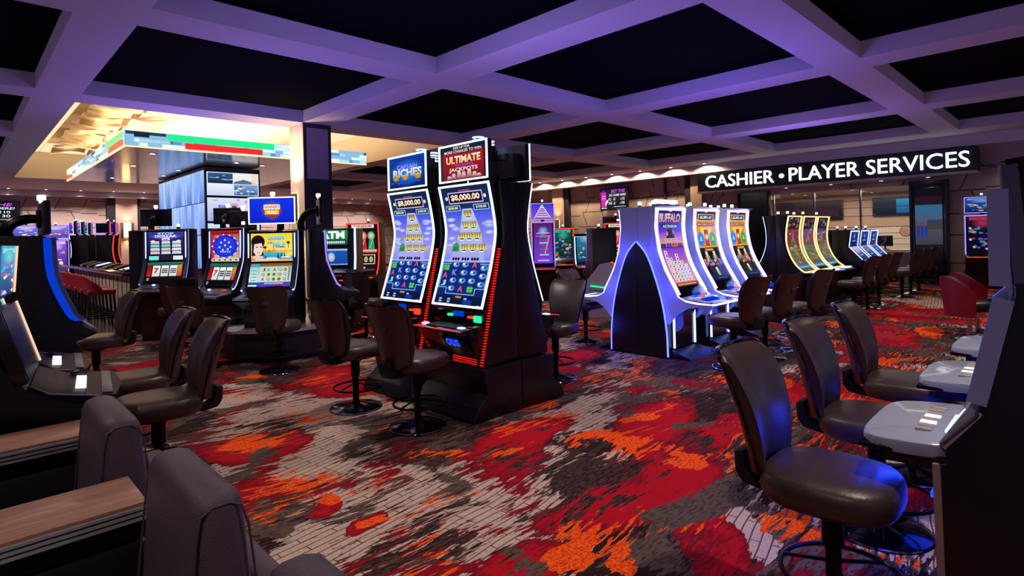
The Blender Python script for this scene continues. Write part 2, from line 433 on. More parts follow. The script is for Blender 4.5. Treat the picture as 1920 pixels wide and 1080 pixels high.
def rim(name, f, wd, m, parent, th=.012, off=0, sides='LTRB', dash=0):
    """bright border following the edge of a screen surface"""
    b = B(); ws = wd/f.w; wt = wd/f.L
    def bar(s0, s1, t0, t1, n):
        b.shell(lambda i, j: f(s0+(s1-s0)*i, t0+(t1-t0)*j, off+th), lambda i, j: f(s0+(s1-s0)*i, t0+(t1-t0)*j, off), 1, n)
    K = 26
    def side(a, c):
        if not dash: bar(a, c, 0, 1, K)
        else:
            for k in range(dash): bar(a, c, k/dash, (k+.72)/dash, 1)
    if 'L' in sides: side(0, ws)
    if 'R' in sides and not ('T' in sides or 'B' in sides):
        obj(name, b, m, parent, smooth=False); b = B()
    if 'R' in sides: side(1-ws, 1)
    if 'T' in sides: bar(0, 1, 1-wt, 1, 1)
    if 'B' in sides: bar(0, 1, 0, wt, 1)
    return obj(name, b, m, parent, smooth=False)

def edge_strip(b, path, x, w, th):
    """ribbon along a (y,z) path standing proud of it by th"""
    f = surf(path, w, x-w/2); n = max(8, len(path)-1)
    b.shell(lambda i, j: f(i, j, th), lambda i, j: f(i, j, 0), 1, n)
    return b

# ================================================================== THE ROOM
HB, HP = 3.95, 4.185
X0, X1, Y0, Y1 = -7.0, 19.3, -7.0, 30.0
b = B(); b.bx(X0, 19.6, Y0, 30.3, -.12, 0); fl = struct('floor', b, 'carpet', smooth=False)
b = B()
b.prism([(1.0, 12.6), (5.2, 12.2), (9.0, 16.0), (9.0, 24.0), (-2.0, 24.0), (-2.0, 14.0)], 0, .006, axis='z')
struct('floor_bar_tiles', b, 'tile', smooth=False)

UB = [(X0, -6.7), (-3.2, -2.63), (.883, 1.43), (4.93, 5.51), (8.98, 9.59), (13.37, 14.04), (17.55, 19.3)]
VB = [(Y0, -6.4), (-2.2, -1.62), (2.15, 2.72), (6.46, 7.06), (10.79, 11.44), (15.15, 15.8), (19.5, 20.15), (24.6, 30.0)]
RX0, RX1, RY0, RY1 = 1.43, 8.98, 11.44, 24.6
def cuts(bs, lo, hi):
    o = []; p = lo
    for a, c in bs:
        if a > p: o.append((p, a, False))
        o.append((a, c, True)); p = c
    return o
g = B(); pn = B()
def q4(bb, a, c, d, e): bb.bm.faces.new([bb.bm.verts.new(v) for v in (a, c, d, e)])
for ua, uc, ub in cuts(UB, X0, X1):
    for va, vc, vb in cuts(VB, Y0, Y1):
        if RX0-.01 < (ua+uc)/2 < RX1+.01 and RY0-.01 < (va+vc)/2 < RY1+.01: continue
        if ub or vb: q4(g, (ua, va, HB), (uc, va, HB), (uc, vc, HB), (ua, vc, HB))
        else:
            q4(pn, (ua, va, HP), (uc, va, HP), (uc, vc, HP), (ua, vc, HP))
            for p, q in (((ua, va), (uc, va)), ((uc, va), (uc, vc)), ((uc, vc), (ua, vc)), ((ua, vc), (ua, va))):
                q4(g, (*p, HB), (*q, HB), (*q, HP), (*p, HP))
                # small stepped moulding just under the black panel
g2 = obj('trim_1', g, 'beam_paint', smooth=False, fix=False); g2['kind'] = 'structure'
p2 = obj('ceiling', pn, 'coffer_black', smooth=False, fix=False); p2['kind'] = 'structure'
# roof slab over everything
b = B(); b.bx(X0, 19.6, Y0, 30.3, 5.05, 5.2); struct('ceiling_slab', b, 'black_matte', smooth=False)

# big glowing recess above the bar
b = B()
for p, q in (((RX0, RY0), (RX1, RY0)), ((RX1, RY0), (RX1, RY1)), ((RX1, RY1), (RX0, RY1)), ((RX0, RY1), (RX0, RY0))):
    q4(b, (*p, HB), (*q, HB), (*q, 4.9), (*p, 4.9))
q4(b, (RX0, RY0, 4.9), (RX1, RY0, 4.9), (RX1, RY1, 4.9), (RX0, RY1, 4.9))
o = obj('trim_2', b, 'cream', smooth=False, fix=False); o['kind'] = 'structure'
b = B(); nx, ny = 7, 11; sx = (RX1-RX0-1.3)/nx; sy = (RY1-RY0-2.2)/ny
for i in range(nx):
    for j in range(ny):
        if i >= 2 and 2 <= j: continue
        xa = RX0+.68+i*sx; ya = RY0+.2+j*sy; ph = rnd.random()*6; am = .03+.04*rnd.random(); ti = (rnd.random()-.5)*.14
        fz = lambda p, q, o=0: (xa+.03+p*(sx-.06), ya+.03+q*(sy-.06), 4.6+o+ti*(q-.5)+am*math.sin(ph+p*4.2+q*1.3)+(.05*math.sin(ph*2+q*5)))
        b.shell(lambda p, q: fz(p, q), lambda p, q: fz(p, q, .012), 5, 5)
struct('ceiling_scrim', b, 'gold_scrim')
b = B()
b.bx(RX0+.02, RX0+.64, RY0+.3, RY1-.05, 4.84, 4.88); b.bx(RX1-.9, RX1-.02, RY0+.3, RY1-.05, 4.84, 4.88); b.bx(RX0+.68, RX1-.95, RY1-1.9, RY1-.05, 4.84, 4.88)
struct('trim_3', b, 'soffit_glow', smooth=False)  # glowing slabs stand in for the plain lit ceiling of the recess

# walls: patterned wall behind the bar, and the cashier wall
b = B(); b.bx(X0, 19.6, 30.0, 30.3, 0, 5.0); struct('wall_back', b, 'wall_pattern_x', smooth=False)
# cashier wall with its long opening
CY0, CY1, CZ0, CZ1 = 3.52, 7.28, .92, 2.78
b = B()
b.bx(19.3, 19.6, Y0, 2.62, 0, 5.0); b.bx(19.3, 19.6, 8.35, 30.3, 0, 5.0); b.bx(19.3, 19.6, 2.62, 8.35, CZ1, 5.0)
struct('wall_right', b, 'wall_pattern_y', smooth=False)
# bulkhead over the cashier wall, with downlights and scallops
b = B(); b.bx(18.75, 19.3, Y0, 30.0, 3.66, HB); struct('trim_4', b, 'beam_paint', smooth=False)
b = B(); b.bx(1.0, 18.75, 29.4, 30.0, 3.72, HB); b.bx(X0, 1.0, 29.4, 30.0, 3.72, HB); struct('trim_5', b, 'beam_paint', smooth=False)
b = B(); b.bx(19.24, 19.3, Y0, 2.55, 0, .14); b.bx(19.24, 19.3, 8.45, 30, 0, .14); struct('baseboard_right', b, 'dark_trim', smooth=False)
b = B(); b.bx(X0, 19.3, 29.94, 30, 0, .14); struct('baseboard_back', b, 'dark_trim', smooth=False)
# pilasters
def pilaster(n, x0, x1, y0, y1, m='pilaster'):
    b = B(); b.bx(x0, x1, y0, y1, 0, 3.72); o = struct('trim_%d' % n, b, m, smooth=False); return o
pilaster(6, 5.05, 5.85, 29.75, 30.0); pilaster(7, 4.75, 5.05, 29.85, 30.0, 'dark_trim'); pilaster(8, 5.85, 5.98, 29.85, 30, 'dark_trim')
pilaster(9, 19.05, 19.3, 16.1, 16.7); pilaster(10, 19.12, 19.3, 15.85, 16.1, 'dark_trim'); pilaster(11, 19.05, 19.3, 9.62, 10.05); pilaster(12, 19.1, 19.3, 10.05, 10.3, 'dark_trim')
pilaster(13, 19.2, 19.3, 11.15, 11.22, 'dark_trim')

# cashier: dark glass end bays, window glass, counter room behind
b = B(); b.bx(19.22, 19.3, 2.62, 3.42, 0, 2.78); b.bx(19.22, 19.3, 7.38, 8.35, 0, 2.86); struct('door_1', b, 'black_gloss', smooth=False)
b = B()
for y in (2.6, 3.42): b.bx(19.16, 19.32, y, y+.06, 0, 2.8)
for y in (7.33, 8.32): b.bx(19.16, 19.32, y, y+.06, 0, 2.88)
b.bx(19.16, 19.32, 2.6, 3.48, 2.78, 2.86); b.bx(19.16, 19.3, 2.6, 3.48, 0, .12)
struct('trim_14', b, 'dark_trim', smooth=False)
w = B(); w.bx(19.42, 19.435, CY0-.05, CY1+.05, CZ0, CZ1); wo = struct('window_1', w, 'glass', smooth=False)
b = B()
for y in (3.5, 4.74, 6.02, 7.26): b.bx(19.36, 19.46, y-.02, y+.02, CZ0, CZ1)
for z in (1.62, 1.95, 2.2, 2.42): b.bx(19.39, 19.46, CY0, CY1, z-.008, z+.008)
obj('window_frame', b, 'steel', wo, smooth=False)
b = B(); b.bx(19.3, 19.6, CY0-.1, CY1+.1, 0, .88); struct('wall_counter_front', b, 'panel_lilac', smooth=False)
b = B()
b.bx(23.4, 23.6, 1.5, 9.5, 0, 3.4); b.bx(19.6, 23.4, 1.5, 1.7, 0, 3.4); b.bx(19.6, 23.4, 9.3, 9.5, 0, 3.4)
struct('wall_cashier_room', b, 'warm_wall', smooth=False)
b = B(); b.bx(19.6, 23.6, 1.5, 9.5, 2.82, 2.95); struct('ceiling_cashier_room', b, 'warm_wall', smooth=False)
b = B(); b.bx(19.6, 23.6, 1.5, 9.5, -.02, .02); struct('floor_cashier_room', b, 'tile', smooth=False)
t = thing('service_counter', 'pale service counter running below the cashier window glass', 'counter', (19.83, 5.4, 0))
b = B(); b.bx(-.2, .45, -1.98, 1.98, .88, .93, .01); obj('counter_top', b, 'counter', t)
b = B(); b.bx(.08, .4, -1.95, 1.95, .025, .88); obj('counter_front', b, 'counter', t, smooth=False)
def wallscreen(name, label, x, y0, y1, z0, z1, art, cat='screen', m='screen', fr=.03):
    """screen on a wall facing -x"""
    t = thing(name, label, cat, (x, (y0+y1)/2, z0)); w = y1-y0; h = z1-z0
    b = B(); b.bx(0, .07, -w/2-fr, w/2+fr, -fr, h+fr, .01); obj('frame', b, 'black_shell', t)
    f0 = surf([(0, 0), (0, h)], w)
    f = lambda s, tt, o=0: (-.002-o, w/2-s*w, tt*h)
    f.knots = [0, 1]; f.L = h; f.w = w
    picture('screen', art, f, m, t); return t
a = Art().rect(0, 0, 1, 1, '#0a1626', '#0f2a3c').rect(.3, .1, .62, .95, '#0d5c86', '#1d93c0', 2).rect(.66, .2, .96, .9, '#11688f', '#1b86b0', 2)
wallscreen('menu_screen', 'dark blue wall screen inside the cashier room above the counter', 23.32, 3.0, 5.3, 2.02, 2.62, a)
a = Art().rect(0, 0, 1, 1, '#1a1012', '#2a1a1c').rect(.05, .1, .95, .5, '#3a1c22', lay=2)
wallscreen('menu_screen', 'dim brown wall screen at the left end of the cashier room', 23.32, 6.3, 8.6, 1.95, 2.62, a)
t = thing('wall_seal', 'round brown seal on the white boards behind the cashier counter', 'seal', (23.36, 4.35, 1.45), R(90))
b = B(); b.lathe([(.001, 0), (.17, 0), (.17, .02), (.001, .03)]); o = obj('disc', b, 'wood', t); o.rotation_euler = (R(90), 0, R(180))
b = B(); b.tube([(.17*math.cos(i*.314), 0, .17*math.sin(i*.314)) for i in range(20)], .02, 6, True); obj('ring', b, 'dark_metal', t)
b = B()
for k in range(4): b.bx(23.36, 23.4, 1.9, 6.0, .80+k*.20, .985+k*.20, .004)
struct('wall_boards', b, 'counter', smooth=False)
t = thing('monitor', 'small dark monitor standing on the cashier counter', 'monitor', (19.95, 4.25, .93))
b = B(); b.bx(-.02, .02, -.2, .2, .1, .42, .008); obj('display', b, 'black_shell', t)
b = B(); b.bx(-.08, .08, -.1, .1, 0, .02); b.bx(0, .03, -.02, .02, .02, .12); obj('stand', b, 'dark_metal', t)
# right dark bay glass: reflections of the room painted as a dim picture
a = Art().rect(0, 0, 1, .32, '#0c0608', '#120a0c').rect(0, .32, 1, .6, '#4a4552', '#6b6573').rect(0, .6, 1, .8, '#5a6f90', '#2f86b8').rect(0, .8, 1, .9, '#2b1a2a', '#3a1020').rect(0, .9, 1, 1, '#120a10')
a.rect(.45, .5, 1, .62, '#5a4a3a', '#3a4a68', 2)
for k in range(3): a.rect(.06+.14*k, .40, .17+.14*k, .55, '#2a4ab0', '#1c3aa0', 3)
wallscreen('bay_reflection', 'tall dark glass with dimly glowing painted reflections beside the cashier window', 19.215, 2.74, 3.36, .35, 2.65, a, m='screen_dim')

# the big sign
t = thing('cashier_sign', 'black sign board with glowing white letters above the cashier window', 'sign', (18.6, 5.75, 3.0))
b = B(); b.bx(0, .7, -3.82, 3.78, 0, .62); obj('sign_board', b, 'sign_black', t, smooth=False)
b = B(); b.bx(-.02, .7, -3.84, 3.8, -.06, 0); obj('soffit', b, 'counter', t, smooth=False)
def letters(txt, y_left, y_right, z0, z1, bold):
    V, F = text_mesh(txt, bold); bb = B(); vs = {}
    for f in F:
        fr = [bb.bm.verts.new((-.05, y_left+(y_right-y_left)*V[i][0], z0+(z1-z0)*V[i][1])) for i in f]
        bb.bm.faces.new(fr)
    r = bmesh.ops.extrude_face_region(bb.bm, geom=bb.bm.faces[:])
    bmesh.ops.translate(bb.bm, vec=(.05, 0, 0), verts=[v for v in r['geom'] if isinstance(v, bmesh.types.BMVert)])
    return bb
for txt, ya, yb in (('CASHIER', 3.47, 1.18), ('PLAYER', .72, -1.20), ('SERVICES', -1.38, -3.69)):
    obj('lettering', letters(txt, ya, yb, .11, .52, 0), 'letter', t, smooth=False)
b = B(); b.lathe([(.001, 0), (.07, 0), (.07, .04), (.001, .04)], seg=20); o = obj('bullet', b, 'letter', t); o.location = (-.002, .95, .3); o.rotation_euler = (0, R(-90), 0)

# downlights in the bulkheads
def downlight(loc, label, grp, r=.055):
    t = thing('downlight', label, 'ceiling light', loc, 0, grp)
    b = B(); b.lathe([(r*1.35, 0), (r*1.35, -.012), (r, -.012), (r, 0)], seg=18); obj('trim_ring', b, 'steel', t)
    b = B(); b.lathe([(.001, -.006), (r, -.006), (r, 0), (.001, 0)], seg=18); obj('lens', b, 'lamp_face', t); return t
d0 = None
for k in range(12):
    y = 9.2+k*1.28
    if d0 is None: d0 = downlight((18.45, y, HB), 'small round downlight in the ceiling edge along the cashier wall', 'downlights along the cashier wall')
    else: dup(d0, (18.45, y, HB), 0, d0['label'])
downlight((18.45, .6, HB), 'small round downlight past the sign end above the far machine', 'downlight by the sign')
d1 = None
for k in range(16):
    x = .4+k*1.12
    if d1 is None: d1 = dup(d0, (x, 29.1, HB), 0, 'small round downlight in the ceiling along the bar back wall', 'downlights along the bar back wall')
    else: dup(d1, (x, 29.1, HB), 0, d1['label'])
# soffit downlights under the sign and inside the cashier room
d2 = None
for k, y in enumerate((3.0, 4.1, 5.4, 6.7)):
    if d2 is None: d2 = dup(d0, (18.95, y, 2.94), 0, 'round downlight under the sign soffit', 'downlights under the sign')
    else: dup(d2, (18.95, y, 2.94), 0, d2['label'])
d3 = None
for x in (20.4, 21.6, 22.7):
    for y in (3.4, 5.2, 7.0):
        if d3 is None: d3 = dup(d0, (x, y, 2.82), 0, 'round downlight in the cashier room ceiling', 'downlights in the cashier room')
        else: dup(d3, (x, y, 2.82), 0, d3['label'])

# TVs on the walls
def bet_art():
    a = Art().rect(0, 0, 1, 1, '#060a18', '#0a0f22').rect(.03, .12, .22, .84, '#e010a8', '#d018c8', 2).rect(.05, .5, .2, .56, '#ff70e0', lay=3).rect(.06, .62, .2, .65, '#ffc0f0', lay=3)
    a.ell(.12, .9, .07, .07, '#1a2a78', 2).poly([(.2, .14), (.3, .42), (.26, .48), (.18, .3)], '#e8f0ff', 3)
    a.text('BET THE', .42, .78, .92, .93, '#d458ff', shear=.03).text('BIG GAME HERE!', .34, .62, .95, .73, '#f2f6ff', shear=.02)
    a.text('KC', .31, .42, .41, .55, '#eaf4ff').text('51', .49, .42, .56, .55, '#eaf4ff').text('-110', .74, .42, .9, .55, '#eaf4ff')
    a.text('PHI', .31, .23, .43, .36, '#eaf4ff').text('-2', .48, .23, .56, .36, '#eaf4ff').text('-130', .72, .23, .9, .36, '#eaf4ff')
    a.rect(.5, .11, .94, .13, '#eaf4ff', lay=2).rect(.03, .05, .24, .09, '#e0e6f4', lay=2); return a
wallscreen('wall_tv', 'wall TV with betting odds on the cashier wall above the red framed machine', 19.0, 12.72, 14.02, 2.6, 3.45, bet_art(), 'tv')
t = thing('wall_tv', 'wall TV with betting odds on the bar back wall', 'tv', (.55, 29.85, 2.65))
b = B(); b.bx(-1.35, 1.35, 0, .08, 0, .85, .01); obj('frame', b, 'black_shell', t)
f = lambda s, tt, o=0: (-1.31+s*2.62, -.002-o, .03+tt*.79)
f.knots = [0, 1]; f.L = .79; f.w = 2.62
picture('screen', bet_art(), f, 'screen', t)

# free-standing column with its dark casing, lilac panel and sconce
t = thing('column', 'square column with cream side, dark casing and lilac upper panel', 'column', (5.22, 11.11, 0))
t['kind'] = 'structure'
b = B(); b.bx(-.29, .29, -.31, .31, 0, HB); obj('shaft', b, 'cream', t, smooth=False)
b = B(); b.bx(-.29, .29, -.33, -.31, 0, HB); obj('casing', b, 'dark_trim', t, smooth=False)
b = B(); b.bx(-.23, .22, -.345, -.33, 2.85, 3.86); obj('upper_panel', b, 'panel_lilac', t, smooth=False)
b = B(); b.bx(-.30, -.285, -.33, -.27, 0, HB); obj('corner_bead', b, 'cream', t, smooth=False)
def sconce(loc, rz, label):
    t = thing('wall_sconce', label, 'wall lamp', loc, rz)
    b = B(); b.bx(-.09, .09, -.10, -.02, 0, .55, .012); obj('shade', b, 'steel', t)
    b = B(); b.bx(-.06, .06, -.085, -.03, -.012, 0); b.bx(-.06, .06, -.085, -.03, .55, .562); b.bx(-.085, .085, -.02, -.004, .02, .53); obj('light_panel', b, 'sconce', t, smooth=False); return t
sconce((4.93, 11.15, 2.02), R(-90), 'steel wall sconce glowing on the cream side of the column')
t = thing('wall_sconce', 'warm glowing sconce on the pilaster behind the bar', 'wall lamp', (5.45, 29.75, 2.0))
b = B(); b.lathe([(.14, 0), (.14, .62)], seg=20); o = obj('shade', b, 'sconce', t)
b = B(); b.bx(-.24, -.14, -.1, 0, -.02, .64, .01); b.bx(.14, .24, -.1, 0, -.02, .64, .01); obj('bracket', b, 'steel', t)
sconce((19.05, 16.4, 1.75), R(-90), 'slim wall sconce on the pilaster behind the tall purple machine')

def up_down(x, y, z, e):
    for zz, ro in ((z+.62, (R(180), 0, 0)), (z-.05, (0, 0, 0))):
        l = bpy.data.lights.new('sconce_lamp', 'SPOT'); l.energy = e; l.color = lin('#ffd9a8'); l.spot_size = R(125); l.spot_blend = 1; l.shadow_soft_size = .03
        o = bpy.data.objects.new('sconce_lamp', l); COL.objects.link(o); o.location = (x, y, zz); o.rotation_euler = ro
up_down(4.66, 11.12, 2.02, 110); up_down(5.45, 29.6, 2.0, 30); up_down(18.9, 16.4, 1.75, 30)
# canopy with LED ticker over the bar and the video tower beneath
CX0, CX1, CYA, CYB, CZA, CZB = 2.42, 7.75, 13.25, 21.2, 3.6, 3.9
t = thing('bar_canopy', 'suspended rectangular canopy with glowing LED ticker edge over the bar', 'canopy', (CX0, CYA, CZA))
W, D, H = CX1-CX0, CYB-CYA, CZB-CZA
b = B(); b.bx(.02, W-.02, .02, D-.02, 0, H); obj('body', b, 'canopy_soffit', t, smooth=False)
def ticker(n, seed):
    r = random.Random(seed); a = Art().rect(0, 0, 1, 1, '#6c98b8')
    for k in range(70):
        x = r.random(); y = r.choice((.12, .38, .62, .86)); w = .02+.1*r.random()
        a.rect(x, y-.1, min(1, x+w), y+.1, r.choice(('#bfe6ff', '#8fc6ee', '#dff4ff', '#4b7896', '#1b2c3a')), lay=2)
    return a
a = ticker(0, 3).rect(.14, .52, .55, .96, '#10c070', lay=3).rect(.2, .04, .5, .46, '#e8201a', lay=3).rect(.03, .6, .08, .95, '#0d1822', lay=3)
f = lambda s, q, o=0: (s*W, -o, q*H); f.knots = [0, 1]; f.L = H; f.w = W
picture('ticker_screen', a, f, 'screen_bright', t)
a = ticker(0, 5).rect(.76, .52, .99, .96, '#16b060', lay=3).rect(.8, .04, .99, .46, '#c8281a', lay=3).rect(0, .5, .12, .96, '#149a58', lay=3).rect(0, .04, .14, .46, '#b03a1a', lay=3)
f = lambda s, q, o=0: (-o, D-s*D, q*H); f.knots = [0, 1]; f.L = H; f.w = D
picture('ticker_screen', a, f, 'screen_bright', t)
b = B(); b.bx(-.02, .02, 0, D, -.03, 0); b.bx(0, W, -.02, .02, -.03, -.005); obj('edge_light', b, 'strip_warm', t, smooth=False)
k0 = None
for p in ((3.1, 14.2), (3.3, 19.8), (6.2, 14.2), (7.0, 14.3), (4.3, 17.0), (4.3, 18.5), (5.0, 14.7), (5.7, 14.9), (3.2, 16.6)):
    if k0 is None: k0 = dup(d0, (*p, CZA), 0, 'round downlight in the canopy underside over the bar', 'downlights in the bar canopy')
    else: dup(k0, (*p, CZA), 0, k0['label'])
t = thing('video_tower', 'tall tower of blue lit video screens hanging under the bar canopy', 'video wall', (4.55, 15.65, 0))
b = B(); b.bx(0, 1.36, 0, 4.55, 1.0, CZA-.032); b.bx(.2, 1.2, .3, 4.2, .9, 1.0); obj('casing', b, 'black_shell', t, smooth=False)
b = B(); b.bx(.4, 1.0, 1.0, 3.6, 0, .9); obj('pedestal', b, 'black_shell', t, smooth=False)
r = random.Random(11)
for k in range(3):
    z0 = CZA-.09-(k+1)*.66; a = Art()
    if k == 0:
        a.rect(0, 0, 1, 1, '#cfe2ff', '#e8f2ff').rect(.02, .52, .49, .97, '#0d2038', '#2d5c8e', 2).rect(.51, .52, .98, .97, '#e6e9ee', '#f4f1ea', 2).rect(.02, .03, .49, .49, '#c8d6ea', '#eef4ff', 2).rect(.51, .03, .98, .49, '#3a5f92', '#7fa6d8', 2)
        for i in range(16): a.rect(x := .04+.4*r.random(), y := .55+.36*r.random(), x+.05+.05*r.random(), y+.02, r.choice(('#9fd0ff', '#fff', '#4a86c0', '#05101e')).ljust(7, 'f'), lay=3)
        for i in range(26): a.ell(.53+.42*r.random(), .06+.36*r.random(), .03, .04, r.choice(('#cfe0f6', '#284a78', '#f2f6ff', '#8fb0dc')), 3, 7)
        a.poly([(.51, .6), (.7, .72), (.98, .55), (.98, .52), (.51, .52)], '#5a6d86', 3).poly([(.86, .52), (.98, .52), (.98, .97), (.86, .97)], '#efe0c0', 3)
    else:
        a.rect(0, 0, 1, 1, '#9fb4e6', '#dfe4f6')
        for i in range(22): a.rect(x := .8*r.random(), y := .9*r.random(), x+.05+.12*r.random(), y+.04+.1*r.random(), r.choice(('#e36a8e', '#5a7fd0', '#f2e6f4', '#b0a0e0', '#39508c', '#e8a0b4')), lay=2)
    f = lambda s, q, o=0: (.04+s*1.28, -.004-o, z0+q*.6); f.knots = [0, 1]; f.L = .6; f.w = 1.28
    picture('video_screen', a, f, 'screen', t)
for k in range(3):
    for i in range(4):
        a = Art().rect(0, 0, 1, 1, '#5680d8', '#a8ccff')
        for q in range(4): a.poly([(x := .75*r.random(), 0), (x+.08+.16*r.random(), 0), (min(1, x+.2*r.random()+.1), 1), (max(0, x-.1*r.random()), 1)], '#8fb2f2', 2, [r.choice(('#86aaf0', '#9cc0ff', '#7ea4e8', '#b8d0ff', '#7090d8')) for _ in range(4)])
        za = CZA-.09-(k+1)*.83; ya = 4.5-(i+1)*1.11
        f = lambda s, q, o=0: (-.004-o, ya+1.09-s*1.09, za+q*.81); f.knots = [0, 1]; f.L = .81; f.w = 1.09
        picture('video_screen', a, f, 'screen', t)

# ================================================================== STOOLS
def superell(n, k=3.0):
    o = []
    for i in range(n):
        a = 2*math.pi*i/n; c, s_ = math.cos(a), math.sin(a)
        o.append((math.copysign(abs(c)**(2/k), c), math.copysign(abs(s_)**(2/k), s_)))
    return o
def cushion(b, cx, cy, rx, ry, z0, prof, k=3.0, n=40):
    o = superell(n, k); rings = []
    for f, z in prof: rings.append([b.bm.verts.new((cx+rx*f*x, cy+ry*f*y, z0+z)) for x, y in o])
    for a, c in zip(rings, rings[1:]):
        for i in range(n): b.bm.faces.new((a[i], a[(i+1) % n], c[(i+1) % n], c[i]))
    b.bm.faces.new(rings[0][::-1]); b.bm.faces.new(rings[-1])
    return b
def make_stool(label, leather='leather', back='leather', edge='leather_edge', group=None):
    t = thing('casino_stool', label, 'stool', group=group)
    b = B(); cushion(b, 0, 0, .245, .25, .495, [(.80, 0), (.93, .008), (1, .035), (1.0, .075), (.975, .103), (.90, .122), (.6, .130), (.2, .132)]); obj('seat', b, leather, t, angle=1.2)
    b = B(); b.tube([(.238*x, .243*y, .57) for x, y in superell(40)], .005, 5, True); obj('seat_piping', b, edge, t)
    def wd(q): return .150+.078*min(1, q/.8)**.8-.004*max(0, q-.9)/.1
    def yb(q): return .315+.045*q+.085*q*q
    def pt(p, q, th):
        rr = (2*p-1); e = abs(rr)
        zz = .555+.525*q
        if q > .9: zz -= .022*max(0, e-.75)**2/.0625*((q-.9)/.1)
        else: zz += 0
        if q < .1: zz += .03*max(0, e-.5)**2/.25*((.1-q)/.1)
        if q > .9: zz -= .012*(1-e)*((q-.9)/.1)
        y = yb(q)-.075*rr*rr-th
        return (wd(q)*rr, y, zz)
    thick = lambda p, q: (.028+.092*math.sin(math.pi*min(1, max(0, (1-q)**.85*.88+.06)))**.9)*(1-.45*abs(2*p-1)**4)
    b = B(); b.shell(lambda p, q: pt(p, q, thick(p, q)), lambda p, q: pt(p, q, 0), 14, 14); bk = obj('backrest', b, back, t, angle=1.0)
    b = B(); b.tube([(lambda v: (v[0], v[1], v[2]+.004))(pt(p/16, 1, .012)) for p in range(17)], .011, 7)
    for sgn in (0, 1): b.tube([pt(sgn, q/14, .008) for q in range(15)], .007, 6)
    obj('edge_trim', b, 'black_gloss', bk)
    b = B(); b.box((0, yb(.62)+.004, .885), (.085, .022, .04), .012); obj('hand_grip', b, 'dark_fabric', bk)
    b = B(); b.prism([(.02, .475), (.26, .470), (.345, .485), (.375, .53), (.38, .62), (.335, .63), (.325, .56), (.295, .515), (.25, .503), (.02, .503)], -.06, .06, r=.012); obj('back_bracket', b, 'black_matte', t)
    b = B(); b.lathe([(.030, .06), (.030, .30), (.042, .31), (.042, .44), (.09, .47), (.10, .497), (.02, .497)]); b.lathe([(.05, .03), (.032, .08)]); obj('pole', b, 'dark_metal', t)
    b = B(); b.lathe([(.24, 0), (.242, .012), (.20, .026), (.10, .036), (.05, .05), (.001, .052)], seg=40); obj('floor_base', b, 'black_gloss', t)
    b = B(); b.tube([(.241*math.cos(i*.157), .241*math.sin(i*.157), .010) for i in range(40)], .006, 6, True); obj('base_rim', b, 'chrome', t)
    b = B(); b.tube([(.225*math.cos(i*.196), -.03+.225*math.sin(i*.196), .20) for i in range(32)], .010, 7, True)
    for k in range(3):
        a = R(90+120*k); b.tube([(.03*math.cos(a), .03*math.sin(a), .235), (.225*math.cos(a), -.03+.225*math.sin(a), .20)], .008, 6)
    obj('foot_ring', b, 'dark_metal', t)
    return t
STOOL = make_stool('brown leather swivel stool nearest the camera, its seat tip lit blue by the machine')
STOOL.location = (2.54, .75, 0); STOOL.rotation_euler = (0, 0, face(0, -1)+R(2))
def stool(x, y, rz, label, group=None): return dup(STOOL, (x, y, 0), rz, label, group)
FU, FV, FUm, FVm = face(1, 0), face(0, 1), face(-1, 0), face(0, -1)
stool(3.46, .80, FVm+R(2), 'brown leather stool in the middle of the three before the grey decks on the right')
stool(4.40, .82, FVm+R(2), 'brown leather stool farthest of the three before the grey decks on the right')
stool(.93, 4.28, FUm-R(4), 'brown stool in front of the nearest button deck of the left bank')
stool(.95, 5.14, FUm-R(4), 'brown stool at the second button deck of the left bank')
stool(1.09, 7.68, FUm, 'brown stool facing the machine with the arm-mounted monitor')
stool(2.79, 4.03, FU+R(11), 'brown stool directly before the sailing ship machine with the red jackpot topper')
stool(2.71, 4.93, FU+R(12), 'brown stool before the sailing ship machine under the blue topper')
stool(4.78, 4.20, FUm+R(10), 'brown stool behind the tall double machine, back turned to the blue lit bank')
stool(6.73, 5.30, FVm, 'brown stool on the far side of the blue lit curved machine')
stool(6.48, 2.92, FV-R(12), 'brown stool before the purple screen with skyscraper reels')
stool(7.20, 2.84, FV-R(10), 'brown stool at the second blue lit curved machine')
stool(7.98, 2.70, FV-R(10), 'brown stool at the third blue lit curved machine')
for k, (x, n) in enumerate(((11.9, 'first'), (12.8, 'second'), (13.7, 'third'))):
    stool(x, 3.05, FV-R(6), 'dark brown stool at the %s gold framed curved screen' % n)
for k, (x, n) in enumerate(((15.3, 'first'), (16.2, 'second'), (17.1, 'third'))):
    stool(x, 2.95, FV-R(6), 'dark stool at the %s of the small blue screens near the cashier' % n)
stool(2.48, 10.15, face(.17, .98), 'dark stool with its back to us before the banknote pyramid machine')
stool(2.30, 8.15, face(.8, .6), 'dark stool turned sideways before the blue wheel machine')
stool(2.86, 7.07, face(.70, .71), 'dark stool with its back to us before the yellow desert queen screen')
stool(4.88, 8.47, face(.85, .5), 'dark stool beside the cash machine, before the red framed machine')

